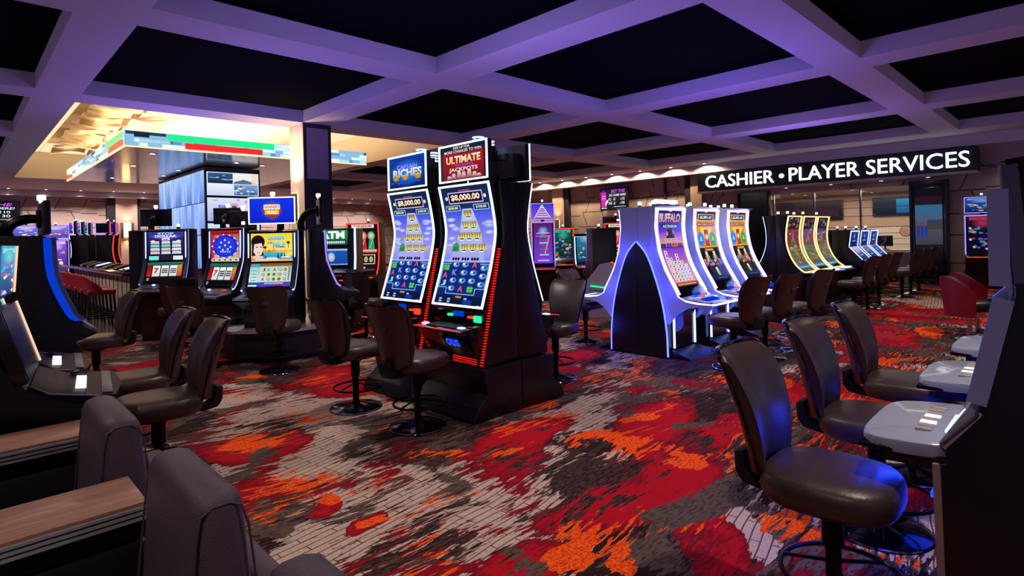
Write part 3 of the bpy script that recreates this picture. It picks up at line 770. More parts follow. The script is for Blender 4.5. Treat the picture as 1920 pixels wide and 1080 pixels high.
def make_low_chair(label):
    t = thing('club_stool', label, 'stool')
    b = B(); cushion(b, 0, 0, .25, .25, .40, [(.85, 0), (1, .03), (1, .10), (.93, .13), (.5, .14), (.1, .14)], 2.4); obj('seat', b, 'black_leather', t, angle=1.2)
    def pt(p, q, o):
        a = R(12+156*p); rr = .235+.05*q+o
        return (rr*math.cos(a), .02+rr*math.sin(a), .33+.56*q*(.62+.38*math.sin(math.pi*p)))
    b = B(); b.shell(lambda p, q: pt(p, q, 0), lambda p, q: pt(p, q, -.07), 24, 8); bk = obj('backrest', b, 'black_leather', t, angle=1)
    b = B(); b.shell(lambda p, q: pt(p, q, .03), lambda p, q: pt(p, q, .004), 24, 8); obj('outer_shell', b, 'red_leather', t, angle=1)
    b = B(); b.lathe([(.03, .04), (.03, .40)]); obj('pole', b, 'chrome', t)
    b = B(); b.lathe([(.23, 0), (.23, .015), (.06, .04), (.001, .05)], seg=32); obj('floor_base', b, 'black_gloss', t); return t
c = make_low_chair('low red backed club stool with black seat, the nearer of two beside the right machine'); c.location = (10.15, 1.17, 0); c.rotation_euler = (0, 0, face(.6, -.8))
dup(c, (10.95, 1.17, 0), face(.7, -.7), 'low red backed club stool with black seat, the farther of two beside the right machine')

# ================================================================== SCREEN PICTURES
def art_ship(seed=0):
    r = random.Random(seed); a = Art()
    a.rect(0, 0, 1, .36, '#0a1c52', '#153a8c').rect(0, .36, 1, .5, '#6f86ea', '#b3a6ee').rect(0, .5, 1, .8, '#9a92f0', '#2c4ee0').rect(0, .8, 1, 1, '#12305e', '#0b2442')
    a.poly([(.12, .36), (.88, .36), (.60, .80), (.40, .80)], '#c0c4ff', 2, ['#a8a4f0', '#a8a4f0', '#b8c8ff', '#b8c8ff'])
    for i in range(14):
        x = r.choice((.12, .2, .85, .9, .08)); y = .5+.24*r.random(); a.ell(x, y, .1, .018, '#dfe4ff', 2, 9, '#7f8cf0')
    a.rect(.14, .845, .86, .94, '#d8c8ff', lay=2).rect(.155, .853, .845, .932, '#3a0d20', '#1a0a18', 3).text('$8,000.00', .2, .865, .8, .92, '#fff0a0', 5, .03, col2='#ffffff')
    a.ell(.1, .893, .03, .016, '#cfe0ff', 3).ell(.9, .893, .03, .016, '#cfe0ff', 3).rect(.38, .945, .62, .956, '#b04068', lay=3)
    for x0, x1, tx, c in ((.05, .36, '$500.00', '#0d5a30'), (.64, .95, '$100.00', '#10284c')):
        a.rect(x0, .785, x1, .832, '#b8d8ff', lay=2).rect(x0+.012, .79, x1-.012, .827, '#0a1a24', c, 3).text(tx, x0+.05, .797, x1-.05, .82, '#f4ffe8', 5, .02)
    def ship(cx, cy, w, red=False):
        h = .052; top = '#d62a1e' if red else '#c8a21e'
        for k in (-1, 0, 1):
            a.poly([(cx+k*w*.34-.3*w, cy), (cx+k*w*.34+.28*w, cy), (cx+k*w*.34+.14*w, cy+h*.8), (cx+k*w*.34-.12*w, cy+h*.8)], top, 3, ['#e8e08a', '#e8e08a', top, '#5a1a10' if red else '#4a3a10'])
            a.rect(cx+k*w*.34-.02*w, cy-h*.1, cx+k*w*.34+.05*w, cy+h*.5, '#1a1410', lay=4)
        a.poly([(cx-.5*w, cy), (cx+.5*w, cy), (cx+.25*w, cy-h*.5), (cx-.25*w, cy-h*.5)], '#e8f0c0', 3).rect(cx-.3*w, cy-h*.3, cx+.3*w, cy-h*.12, '#2b3a2a', lay=4)
    ship(.5, .745, .17, True)
    for x in (.42, .58): ship(x, .655, .15)
    for x in (.34, .5, .66): ship(x, .565, .15)
    for x in (.42, .6, .78): ship(x, .47, .15)
    a.poly([(.15, .45), (.31, .45), (.29, .51), (.23, .53), (.17, .51)], '#3c9a4a', 3).text('TNT', .17, .455, .29, .485, '#0e3a18', 5)
    for x in (.22, .42, .62):
        for k in range(3): a.ell(x+k*.055, .388, .026, .014, '#12142c', 3, 8)
    a.rect(.02, .37, .98, .376, '#bfe0ff', lay=2)
    a.poly([(.02, .15), (.98, .15), (.98, .345), (.8, .345), (.8, .374), (.2, .374), (.2, .345), (.02, .345)], '#0c2a78', 2)
    a.poly([(.2, .10), (.8, .10), (.8, .16), (.2, .16)], '#0c2a78', 2)
    for pts in (((.02, .345), (.2, .35)), ((.8, .345), (.98, .35)), ((.02, .148), (.2, .153)), ((.8, .148), (.98, .153)), ((.2, .098), (.8, .103))): a.rect(pts[0][0], pts[0][1], pts[1][0], pts[1][1], '#a8d8ff', lay=4)
    for x, y0, y1 in ((.02, .15, .35), (.97, .15, .35), (.195, .1, .15), (.795, .1, .15)): a.rect(x, y0, x+.012, y1, '#a8d8ff', lay=4)
    def sym(k, cx, cy):
        if k == 'o':
            a.ell(cx, cy, .075, .024, '#c8ecff', 4, 12, '#2f66c8').ell(cx+.02, cy+.002, .03, .011, '#1d4a9e', 5, 10).ell(cx-.03, cy+.006, .022, .008, '#ffffff', 5, 8)
        elif k == 'c':
            for dx, dy in ((-.03, .008), (.03, .008), (-.025, -.012), (.028, -.012)): a.ell(cx+dx, cy+dy, .036, .016, '#7ae060', 4, 9, '#2a9a3a')
        else: a.text(k, cx-.05, cy-.024, cx+.05, cy+.024, {'A': '#f05068', 'K': '#8a90f0', 'J': '#8fd8ff'}[k], 5, .03)
    for j, col in enumerate((('c', 'A', 'J'), ('o', 'K', 'o', 'o'), ('o', 'o', 'o', 'A'), ('A', 'o', 'o', 'c'), ('o', 'o', 'o'))):
        cx = .11+j*.195; n = len(col); y0 = .318 if n == 3 else .342
        for i, k in enumerate(col): sym(k, cx, y0-i*.066)
    a.rect(0, 0, 1, .085, '#081236', '#0a1a4a', 2).rect(.44, .068, .56, .084, '#c88a30', lay=4)
    for x, y in ((.1, .05), (.1, .03), (.28, .05), (.28, .03), (.62, .06)): a.rect(x, y, x+.06, y+.012, '#b8c8ff', lay=4)
    a.rect(.62, .02, .78, .06, '#0f3a9a', lay=3).rect(.08, .02, .34, .023, '#6f80c8', lay=4).rect(.9, .015, .96, .022, '#d0d8ff', lay=4)
    return a
def art_top_blue():
    a = Art().rect(0, 0, 1, 1, '#0a1f66', '#0c3aa8').ell(.5, .5, .5, .46, '#1e8cff', 2, 24, '#0b2c88')
    a.text('CAPTAIN', .24, .60, .78, .74, '#d090ff', 4, .03, col2='#8a50ff').text('RICHES', .12, .34, .9, .6, '#d8a020', 5, .04, col2='#e8ffff')
    for x in (.2, .46, .8): a.ell(x, .3, .09, .07, '#e8b030', 3, 10, '#a06a10')
    for k in range(9): a.ell(.1+.09*k, .17+.03*math.sin(k*2), .06, .03, '#2a7af0', 3, 8, '#0a2a90')
    return a
def art_top_red():
    a = Art().rect(0, 0, 1, 1, '#7a1622', '#b01c2a').rect(0, .78, 1, 1, '#0e1a34', '#14264a', 2).poly([(0, .78), (1, .78), (1, .84), (.5, .72), (0, .84)], '#8a1826', 2)
    a.rect(0, 0, .06, 1, '#22202e', lay=2).rect(.94, 0, 1, 1, '#2c2030', lay=2)
    a.text('SIZE UP FOR', .3, .9, .66, .97, '#fff4e0', 5, .01).text('MORE CHANCES TO WIN', .1, .79, .9, .87, '#fff4e0', 5, .01)
    a.text('ULTIMATE', .14, .48, .88, .70, '#f0c040', 5, .035, col2='#fffbe8').text('JACKPOTS', .2, .22, .82, .36, '#f4d8d0', 5, .03)
    for k in range(8): a.rect(.34+.05*k, .39, .375+.05*k, .455, '#a83ac8', lay=5)
    for x, h in ((.2, .14), (.3, .2), (.42, .26), (.52, .22), (.64, .28), (.75, .18), (.84, .12)): a.poly([(x-.06, .03), (x+.06, .03), (x+.03, h), (x-.03, h)], '#d8a0a8', 3, ['#8a3040', '#8a3040', '#f0d8d8', '#f0d8d8'])
    return a
def art_buffalo():
    r = random.Random(4); a = Art().rect(0, 0, 1, .3, '#d8743a', '#c05aa0').rect(0, .3, 1, .52, '#c060b0', '#6a3ad8').rect(0, .52, 1, .7, '#f0a050', '#7a3ae0').rect(0, .7, 1, 1, '#5a3ae0', '#1c1660')
    a.text('BUFFALO', .06, .82, .94, .93, '#d87a20', 5, .03, col2='#fff0c0').rect(.16, .745, .84, .795, '#101830', lay=3).text('ASCENSION', .2, .752, .8, .788, '#c8f0ff', 5, .02)
    a.ell(.5, .68, .18, .06, '#1a1c3c', 3, 14, '#3a2a50').ell(.36, .68, .06, .03, '#c8803a', 4).ell(.64, .7, .06, .03, '#a86a3a', 4).poly([(.3, .6), (.7, .6), (.62, .7), (.38, .7)], '#241a38', 3)
    a.rect(.25, .585, .75, .62, '#f0e0ff', lay=4).rect(.27, .59, .73, .615, '#5a2a20', lay=5).text('$5,000.00', .3, .593, .7, .612, '#fff4c0', 6, .02)
    for k, c in enumerate(('#3a3a8a', '#6a3aa8', '#a86a2a', '#7a3a2a')): a.rect(.04+k*.24, .5, .25+k*.24, .555, '#20183a', lay=3).rect(.06+k*.24, .507, .23+k*.24, .548, c, lay=4)
    for cx, h in ((.16, .46), (.3, .37), (.44, .33), (.58, .42), (.72, .3), (.86, .27)):
        y = .06
        while y < h:
            a.rect(cx-.062, y, cx+.062, y+.04, '#e8eef8', lay=3); a.ell(cx+.01*r.random(), y+.02, .034, .015, r.choice(('#d83a3a', '#3a6ae0', '#8a4a2a', '#2aa06a', '#d89a3a', '#8a4ac8')), 4, 8); y += .046
    a.rect(0, .0, 1, .04, '#4a1a30', '#8a3a3a', 3).rect(.1, .01, .9, .03, '#d8a060', lay=4).rect(.44, .955, .56, .975, '#f4f4ff', lay=4); return a
def art_totem(n=0):
    r = random.Random(20+n); a = Art().rect(0, 0, 1, .08, '#0c1a3a', '#12285a').rect(0, .08, 1, .22, '#12121c', '#1c1c26').rect(0, .22, 1, .36, '#b0523a', '#d89a5a').rect(0, .36, 1, .5, '#1a1a20', '#2a2a24').rect(0, .5, 1, .86, '#d8a030', '#f0903a').rect(0, .86, 1, 1, '#7a3a3a', '#14183a')
    a.rect(.1, .84, .9, .93, '#e8d0a0', lay=2).rect(.14, .85, .86, .92, '#0c2038', lay=3).text('$5,081.62', .2, .862, .8, .908, '#eaffff', 5, .03)
    for k, c in enumerate(('#2a3a7a', '#1a5a8a', '#2a3a7a')): a.rect(.06+k*.3, .77, .33+k*.3, .815, '#c03a2a', lay=2).rect(.08+k*.3, .777, .31+k*.3, .808, c, lay=3).text(('MINI', 'MINOR', 'MAJOR')[k], .1+k*.3, .783, .29+k*.3, .803, '#f4f4ff', 5, .01)
    a.poly([(.2, .75), (.8, .75), (.7, .6), (.3, .6)], '#f0d060', 2)
    a.rect(.4, .5, .6, .72, '#b83020', lay=3).ell(.5, .62, .09, .05, '#e8783a', 4, 14).ell(.5, .62, .05, .03, '#f8f0e0', 5).ell(.5, .535, .06, .03, '#e0302a', 4)
    for cx, c, d in ((.2, '#2a7ad8', '#bfe8ff'), (.8, '#2a9a3a', '#b8f0a0')): a.ell(cx, .59, .17, .10, d, 3, 18, c).ell(cx, .59, .12, .075, c, 4, 16).ell(cx, .6, .07, .045, d, 5, 12, c).rect(cx-.09, .57, cx+.09, .578, d, lay=6)
    a.rect(0, .475, 1, .495, '#e8b050', lay=3).rect(.25, .42, .75, .47, '#6a2a1a', lay=3).rect(.3, .432, .7, .458, '#d8a050', lay=4)
    for k in range(5): a.rect(.03+.19*k, .09, .2+.19*k, .41, '#0e0c10' if k % 2 == 0 else '#26241e', lay=2)
    for x, y in ((.31, .36), (.69, .36), (.5, .13)): a.poly([(x-.07, y-.06), (x+.07, y-.06), (x+.05, y+.06), (x-.05, y+.06)], '#d8d8b0', 4, ['#8a8a70', '#8a8a70', '#f4f4d8', '#f4f4d8'])
    for k in range(22): a.ell(.06+.88*r.random(), .22+.1*r.random(), .06, .022, r.choice(('#d83a3a', '#3a5ad8', '#e0d0b0', '#3aa06a', '#d88a3a', '#b06ac8')), 4, 9)
    a.rect(.44, .955, .56, .975, '#f4f4ff', lay=4).rect(.3, .03, .8, .036, '#6f80c8', lay=4); return a
def art_scroll(c0, c1, seed):
    r = random.Random(seed); a = Art().rect(0, 0, 1, .12, '#3a9ac0', '#2a6a90').rect(0, .12, 1, .45, '#7a6a3a', '#5a7a3a').rect(0, .45, 1, .75, c0, c1).rect(0, .75, 1, 1, '#3a1a2a', '#2a2a3a')
    for k in range(46):
        a.ell(.1+.8*r.random(), .14+.82*r.random(), .04+.08*r.random(), .012+.02*r.random(), r.choice(('#c8a84a', '#8aa84a', '#b8382a', '#d86a5a', '#6a8a4a', '#e0c880', '#7a4a8a', '#4a6ab0')), 2, 9)
    for k in range(5): a.poly([(.2+.06*k, .48), (.5, .46), (.8-.06*k, .48), (.5, .6+.04*k)], r.choice(('#8aa04a', '#a8483a', '#c8b060')), 3, ['#5a6a3a', '#7a8a4a', '#5a6a3a', '#c8c080'])
    for j in range(4):
        for i in range(4): a.border(.08+i*.22, .15+j*.075, .27+i*.22, .215+j*.075, .01, '#c8b878', 3, .6).ell(.175+i*.22, .183+j*.075, .05, .02, r.choice(('#b84a3a', '#6a9a4a', '#d8c070', '#4a7ab0')), 4, 8)
    a.rect(.1, .02, .9, .05, '#8fe0ff', lay=3); return a
def art_blue_reel(seed):
    r = random.Random(seed); a = Art().rect(0, 0, 1, 1, '#061a5a', '#0c2c86').ell(.5, .62, .16, .16, '#7aa0c8', 2, 12, '#1a3a90').rect(.3, .3, .7, .36, '#8ac0e0', lay=2)
    for k in range(8): a.ell(.1+.8*r.random(), .1+.8*r.random(), .05, .03, r.choice(('#2a5ac8', '#3a8ad0', '#a83a5a')), 2, 8)
    return a
def art_pyramid():
    r = random.Random(9); a = Art().rect(0, 0, 1, 1, '#14102a', '#2a2a6a').rect(0, .8, 1, 1, '#3a3ac0', '#5a5ae8', 1)
    a.ell(.5, .84, .46, .1, '#8a8af0', 2, 20, '#2a2a9a').text('STOP', .28, .9, .72, .98, '#c0d8ff', 5, .03).text('DOLLAR', .2, .81, .8, .89, '#e8f0ff', 5, .03)
    rows = [(.70, (.5,), .22), (.585, (.2, .5, .8), .24), (.47, (.2, .5, .8), .25), (.35, (.2, .5, .8), .26), (.23, (.2, .5, .8), .26)]
    for y, xs, w in rows:
        for x in xs:
            c = r.choice(('#e8f0f4', '#7ae0c8', '#d8e8f8', '#f4f4ff', '#f0c8d0'))
            a.poly([(x-w/2, y), (x+w/2, y), (x+w*.46, y+.09), (x-w*.46, y+.09)], c, 3).poly([(x-w/2, y), (x+w/2, y), (x+w*.4, y-.03), (x-w*.4, y-.03)], '#3a1020', 3)
            for k in range(4): a.rect(x-w*.36+k*w*.2, y+.02, x-w*.28+k*w*.2, y+.055, '#8a9aa8', lay=4)
    a.rect(.44, .72, .56, .76, '#e02a4a', lay=5)
    for x in (.14, .86): a.poly([(x-.08, .68), (x, .72), (x+.08, .68), (x, .65)], '#f4e8f0', 4)
    for x, c in ((.03, '#7ae8d8'), (.37, '#2a1a24'), (.7, '#f0e8f4')): a.rect(x, .02, x+.27, .16, c, lay=3)
    return a
def art_reels3(side='#c81a2a'):
    a = Art().rect(0, 0, 1, 1, '#16141c', '#241a1e').rect(0, .85, 1, 1, '#1a6a5a', lay=2).rect(.02, .26, .14, .84, side, '#8a0a18', 2).rect(.86, .26, .98, .84, '#e0302a', '#c89a2a', 2)
    for k in range(3):
        x = .17+k*.235; a.rect(x, .26, x+.205, .82, '#d8dcd8', '#f4f4f0', 2)
        if k == 0: a.text('7', x+.04, .42, x+.165, .7, '#c81a2a', 4, .05)
        else:
            for q in range(3): a.rect(x+.02, .42+q*.09, x+.185, .48+q*.09, '#3a3a4a' if k == 1 else '#2a4a7a', lay=3)
    a.rect(.02, .04, .98, .2, '#0a0a10', lay=2)
    for q in range(3): a.rect(.04, .06+q*.045, .1, .08+q*.045, '#d8d8d8', lay=3)
    return a
def art_wheel():
    a = Art().rect(0, 0, 1, 1, '#c8b8a0', '#b03a4a').rect(0, .88, 1, 1, '#c00a18', '#e81420', 2).rect(0, .1, .1, .88, '#d81a3a', lay=2)
    for k in range(12): a.rect(.04+k*.08, .91, .085+k*.08, .97, '#5a0610', lay=3)
    for k in range(26): a.ell(.5+.5*math.cos(k*.2417)*.93, .5+.42*math.sin(k*.2417)*.9, .035, .025, '#d8d8f8' if k % 2 else '#1a2ac0', 3, 7)
    a.ell(.5, .5, .44, .36, '#1428c8', 2, 28).ell(.5, .5, .37, .30, '#1c3ae8', 3, 26)
    for x, y in ((.5, .53), (.36, .62), (.64, .62), (.3, .47), (.7, .47), (.5, .7), (.42, .38), (.6, .4)): a.poly([(x-.04, y-.03), (x+.04, y-.03), (x+.02, y+.035), (x-.02, y+.035)], '#e8d8a8', 4)
    for k in range(5): a.rect(.32+k*.08, .3, .37+k*.08, .335, '#c8e8ff', lay=4)
    for k in range(5): a.rect(.02+k*.2, .0, .19+k*.2, .1, '#e8e0d8', lay=3).ell(.1+k*.2, .05, .06, .03, '#a83a3a', 4, 8)
    return a
def art_queen():
    a = Art().rect(0, 0, 1, .4, '#e8b070', '#f0c040').rect(0, .4, 1, 1, '#f8e070', '#f0d820')
    a.rect(.3, .08, 1, .3, '#1a9ac8', '#2ac0e0', 2).poly([(.45, .3), (.62, .3), (.56, .48)], '#d89a4a', 2).poly([(.34, .3), (.52, .3), (.44, .42)], '#c8803a', 2).poly([(.75, .1), (1, .2), (1, .34), (.8, .3)], '#f0e060', 3).rect(.28, .04, .66, .14, '#f0dcc8', lay=3)
    a.ell(.17, .70, .165, .24, '#1a0c14', 3, 22).rect(.02, .2, .3, .66, '#1c0e1c', lay=3).poly([(.08, .62), (.26, .66), (.3, .42), (.25, .24), (.14, .18), (.06, .34)], '#f4d8d0', 4)
    for x in (.12, .22): a.rect(x, .5, x+.05, .53, '#2a1a2a', lay=5)
    a.rect(.15, .3, .22, .325, '#b02a4a', lay=5).poly([(.02, .02), (.38, .02), (.3, .18), (.08, .22)], '#e8c8b8', 4)
    a.rect(.0, .04, .1, .1, '#e86a4a', lay=5).ell(.33, .15, .05, .07, '#2a6ac0', 4)
    a.text('QUEEN', .40, .74, .80, .92, '#1a7ac0', 5, .05, col2='#8ae8ff').text('of the', .40, .62, .52, .72, '#1a5a90', 5, .02).text('NILE', .53, .48, .82, .70, '#1a7ac0', 5, .05, col2='#8ae8ff')
    for x, y in ((.9, .66), (.34, .5)): a.rect(x-.006, y-.2, x+.006, y, '#3a3020', lay=4).ell(x, y, .045, .05, '#1a3a28', 5, 7)
    for k in range(3): a.poly([(.62+.08*k, .1), (.68+.08*k, .1), (.65+.08*k, .36)], '#1a4a7a', 4)
    a.rect(.72, .12, .95, .16, '#f4f8ff', lay=5); return a
def art_queen_reels():
    a = Art().rect(0, 0, 1, 1, '#c8e8e8', '#7ab8b8').rect(0, .86, 1, 1, '#9a6a3a', '#7a4a2a', 2).rect(.02, .12, .2, .84, '#d8f4e8', '#a0d0c8', 2).rect(.02, .84, .22, .97, '#3aa8c0', lay=3)
    for k in range(4): a.rect(.05, .25+k*.14, .17, .29+k*.14, '#7aa8a8', lay=3)
    cols = ('J', 'K', 'A', 'Q', 'K'); cc = {'J': '#1a3a8a', 'K': '#3a8a5a', 'A': '#8a1a2a', 'Q': '#3a6ab0', '10': '#8a1a1a'}
    for k in range(5):
        x = .27+k*.13; a.rect(x, .24, x+.122, .84, '#e0dcb0', '#c8e0d0', 2)
        for j, s_ in enumerate(((cols[k], 'Q', 'A'), ('K', 'o', 'Q'), ('A', 'o', 'o'), ('Q', '10', 'o'), ('o', 'Q', 'Q'))[k]):
            y = .64-j*.2
            if s_ == 'o': a.ell(x+.06, y+.08, .04, .07, ('#d8a82a', '#2aa86a', '#6a8a2a')[j], 4, 12, '#5a6a2a')
            else: a.text(s_, x+.022, y+.01, x+.1, y+.15, cc[s_], 4, .02)
    for x in (.235, .925):
        for j in range(7): a.rect(x, .26+j*.083, x+.03, .32+j*.083, '#e8e0c8' if x < .5 else '#b02a3a', lay=3)
    a.rect(0, .0, 1, .2, '#1a3aa8', '#2a5ad8', 3).rect(.2, .05, 1, .085, '#d01a3a', lay=4).rect(0, .02, .2, .09, '#e8f4f4', lay=4)
    for k in range(16): a.rect(.38+k*.028, .125, .4+k*.028, .165, '#f0f4ff', lay=4)
    return a
def art_burst():
    a = Art().rect(0, 0, 1, 1, '#0a1ec8', '#1236e8')
    for k in range(28):
        t = k*math.pi/14; a.poly([(.5+.12*math.cos(t-.03), .5+.2*math.sin(t-.03)), (.5+.12*math.cos(t+.03), .5+.2*math.sin(t+.03)), (.5+.26*math.cos(t), .5+.44*math.sin(t))], '#8ab0ff', 2)
    a.poly([(.28, .5), (.34, .34), (.5, .16), (.66, .34), (.72, .5), (.66, .66), (.5, .84), (.34, .66)], '#b0301a', 3).rect(.32, .54, .68, .74, '#fff8e0', lay=4).rect(.34, .34, .66, .52, '#e8b83a', lay=4)
    a.text("WINNER'S", .33, .57, .67, .71, '#c8702a', 6, .03).text('WORLD', .38, .37, .62, .49, '#fffce8', 6, .03); return a
def art_trio(seed=1):
    a = Art().rect(0, 0, 1, 1, '#2a0a10', '#14101c').rect(.08, .9, .92, .97, '#e8e0c8', lay=2).text('$10,250.00', .16, .912, .84, .958, '#181818', 4, .03)
    for x, c in ((.2, '#6a3ad0'), (.5, '#d02a2a'), (.8, '#1fa060')):
        a.ell(x, .74, .14, .09, '#f0d8c0', 3, 12, c).poly([(x-.12, .46), (x+.12, .46), (x+.08, .7), (x-.08, .7)], c, 2)
        for k in range(6): a.ell(x-.06+.024*k, .5+.035*k, .02, .012, '#f0e0d0', 3, 6)
    a.rect(.0, .4, 1, .46, '#e85a3a', '#f0c0b0', 2).rect(.06, .16, .94, .36, '#e8d8b0', lay=2).rect(.09, .175, .91, .345, '#1c1818', lay=3)
    for k in range(4): a.ell(.22+.19*k, .26, .07, .06, '#4a8a4a', 4, 10, '#d8d0a0')
    a.rect(.05, .06, .6, .1, '#d8b0a0', lay=2).rect(.05, .01, .95, .05, '#40405a', lay=2); return a
def art_generic(c0, c1, c2, seed, logo=None):
    r = random.Random(seed); a = Art().rect(0, 0, 1, 1, c0, c1).ell(.5, .78, .36, .14, c2, 2, 16, c1)
    for k in range(26): a.ell(.08+.84*r.random(), .06+.6*r.random(), .05+.06*r.random(), .02+.02*r.random(), r.choice(('#f0e8ff', '#e8a03a', '#c83a6a', '#8a5ae0', '#3ab0d0', '#f4f0d0')), 3, 8)
    a.rect(.06, .86, .94, .95, c2, lay=2); return a
def art_orbit(seed=2):
    a = Art().rect(0, 0, 1, 1, '#7a3ad8', '#5a1a50').ell(.5, .78, .3, .12, '#8ac0ff', 2, 16, '#3a2a90').rect(.15, .72, .85, .74, '#e8b0d0', lay=3)
    for k in range(7): a.rect(.3, .2+.07*k, .8, .24+.07*k, ('#5ad0e0', '#b03a70', '#3a7a90', '#8a3ab0')[k % 4], lay=2)
    a.poly([(.55, .25), (.62, .25), (.86, .66), (.8, .66)], '#ff7aa0', 4).rect(.1, .66, .9, .67, '#ffa0c0', lay=3).rect(.2, .06, .8, .1, '#c8a0ff', lay=2); return a
def art_steps():
    a = Art().rect(0, 0, 1, 1, '#8a4ae8', '#2a3ac8')
    for k in range(5): a.poly([(.2+.05*k, .12+.15*k), (.8-.06*k, .12+.15*k), (.76-.06*k, .2+.15*k), (.24+.05*k, .2+.15*k)], ('#f0e0a0', '#e0b0ff', '#f4d060', '#c8a0ff', '#ffe080')[k], 3)
    for x in (.1, .86): a.poly([(x, .05), (x+.04, .05), (.5, .95), (.46, .95)], '#f4f0ff', 2)
    return a
def art_atm():
    a = Art().rect(0, 0, 1, 1, '#0e5a34', '#1a9a54').rect(0, 0, 1, .36, '#1a4a48', lay=2).text('ATM', .1, .42, .9, .94, '#ffffff', 4, .05)
    for k in range(14): a.rect(.08+k*.06, .1, .12+k*.06, .26, '#d8f0e8', lay=3)
    return a

# ================================================================== MACHINES
def candle(t, x, y, z, style=0):
    b = B(); b.lathe([(.028, 0), (.028, .03), (.022, .034), (.022, .04)], c=(x, y, z), seg=14); o = obj('light_tower', b, 'dark_metal', t)
    b = B(); b.lathe([(.026, .04), (.026, .085), (.022, .09)], c=(x, y, z), seg=14); obj('lamp_cap', b, 'candle', o)
def spring_lamp(t, x, y, z):
    b = B(); b.lathe([(.028, 0), (.028, .13)], c=(x, y, z), seg=12); o = obj('light_tower', b, 'steel', t)
    b = B()
    for k in range(4): b.lathe([(.03, .02+k*.03), (.058, .025+k*.03), (.058, .033+k*.03), (.03, .038+k*.03)], c=(x, y, z), seg=18)
    obj('lamp_rings', b, 'led_bluewhite', o)
def small_screen(name, parent, c, w, h, tilt, art, m='screen', frame='black_gloss'):
    """flat rectangular screen, centre c, leaning back by tilt, facing -y, with its frame"""
    d = Vector((0, math.sin(tilt), math.cos(tilt))); n = Vector((0, -math.cos(tilt), math.sin(tilt))); c = Vector(c)
    b = B(); b.box(c-n*.02, (w+.03, .036, h+.03), .008, rot=Matrix.Rotation(-tilt, 3, 'X')); o = obj(name+'_frame' if frame else name, b, frame, parent)
    def f(s, t, o_=0):
        p = c+Vector(((s-.5)*w, 0, 0))+d*((t-.5)*h)+n*o_; return tuple(p)
    f.knots = [0, 1]; f.L = h; f.w = w
    picture(name, art, f, m, o); return o, f

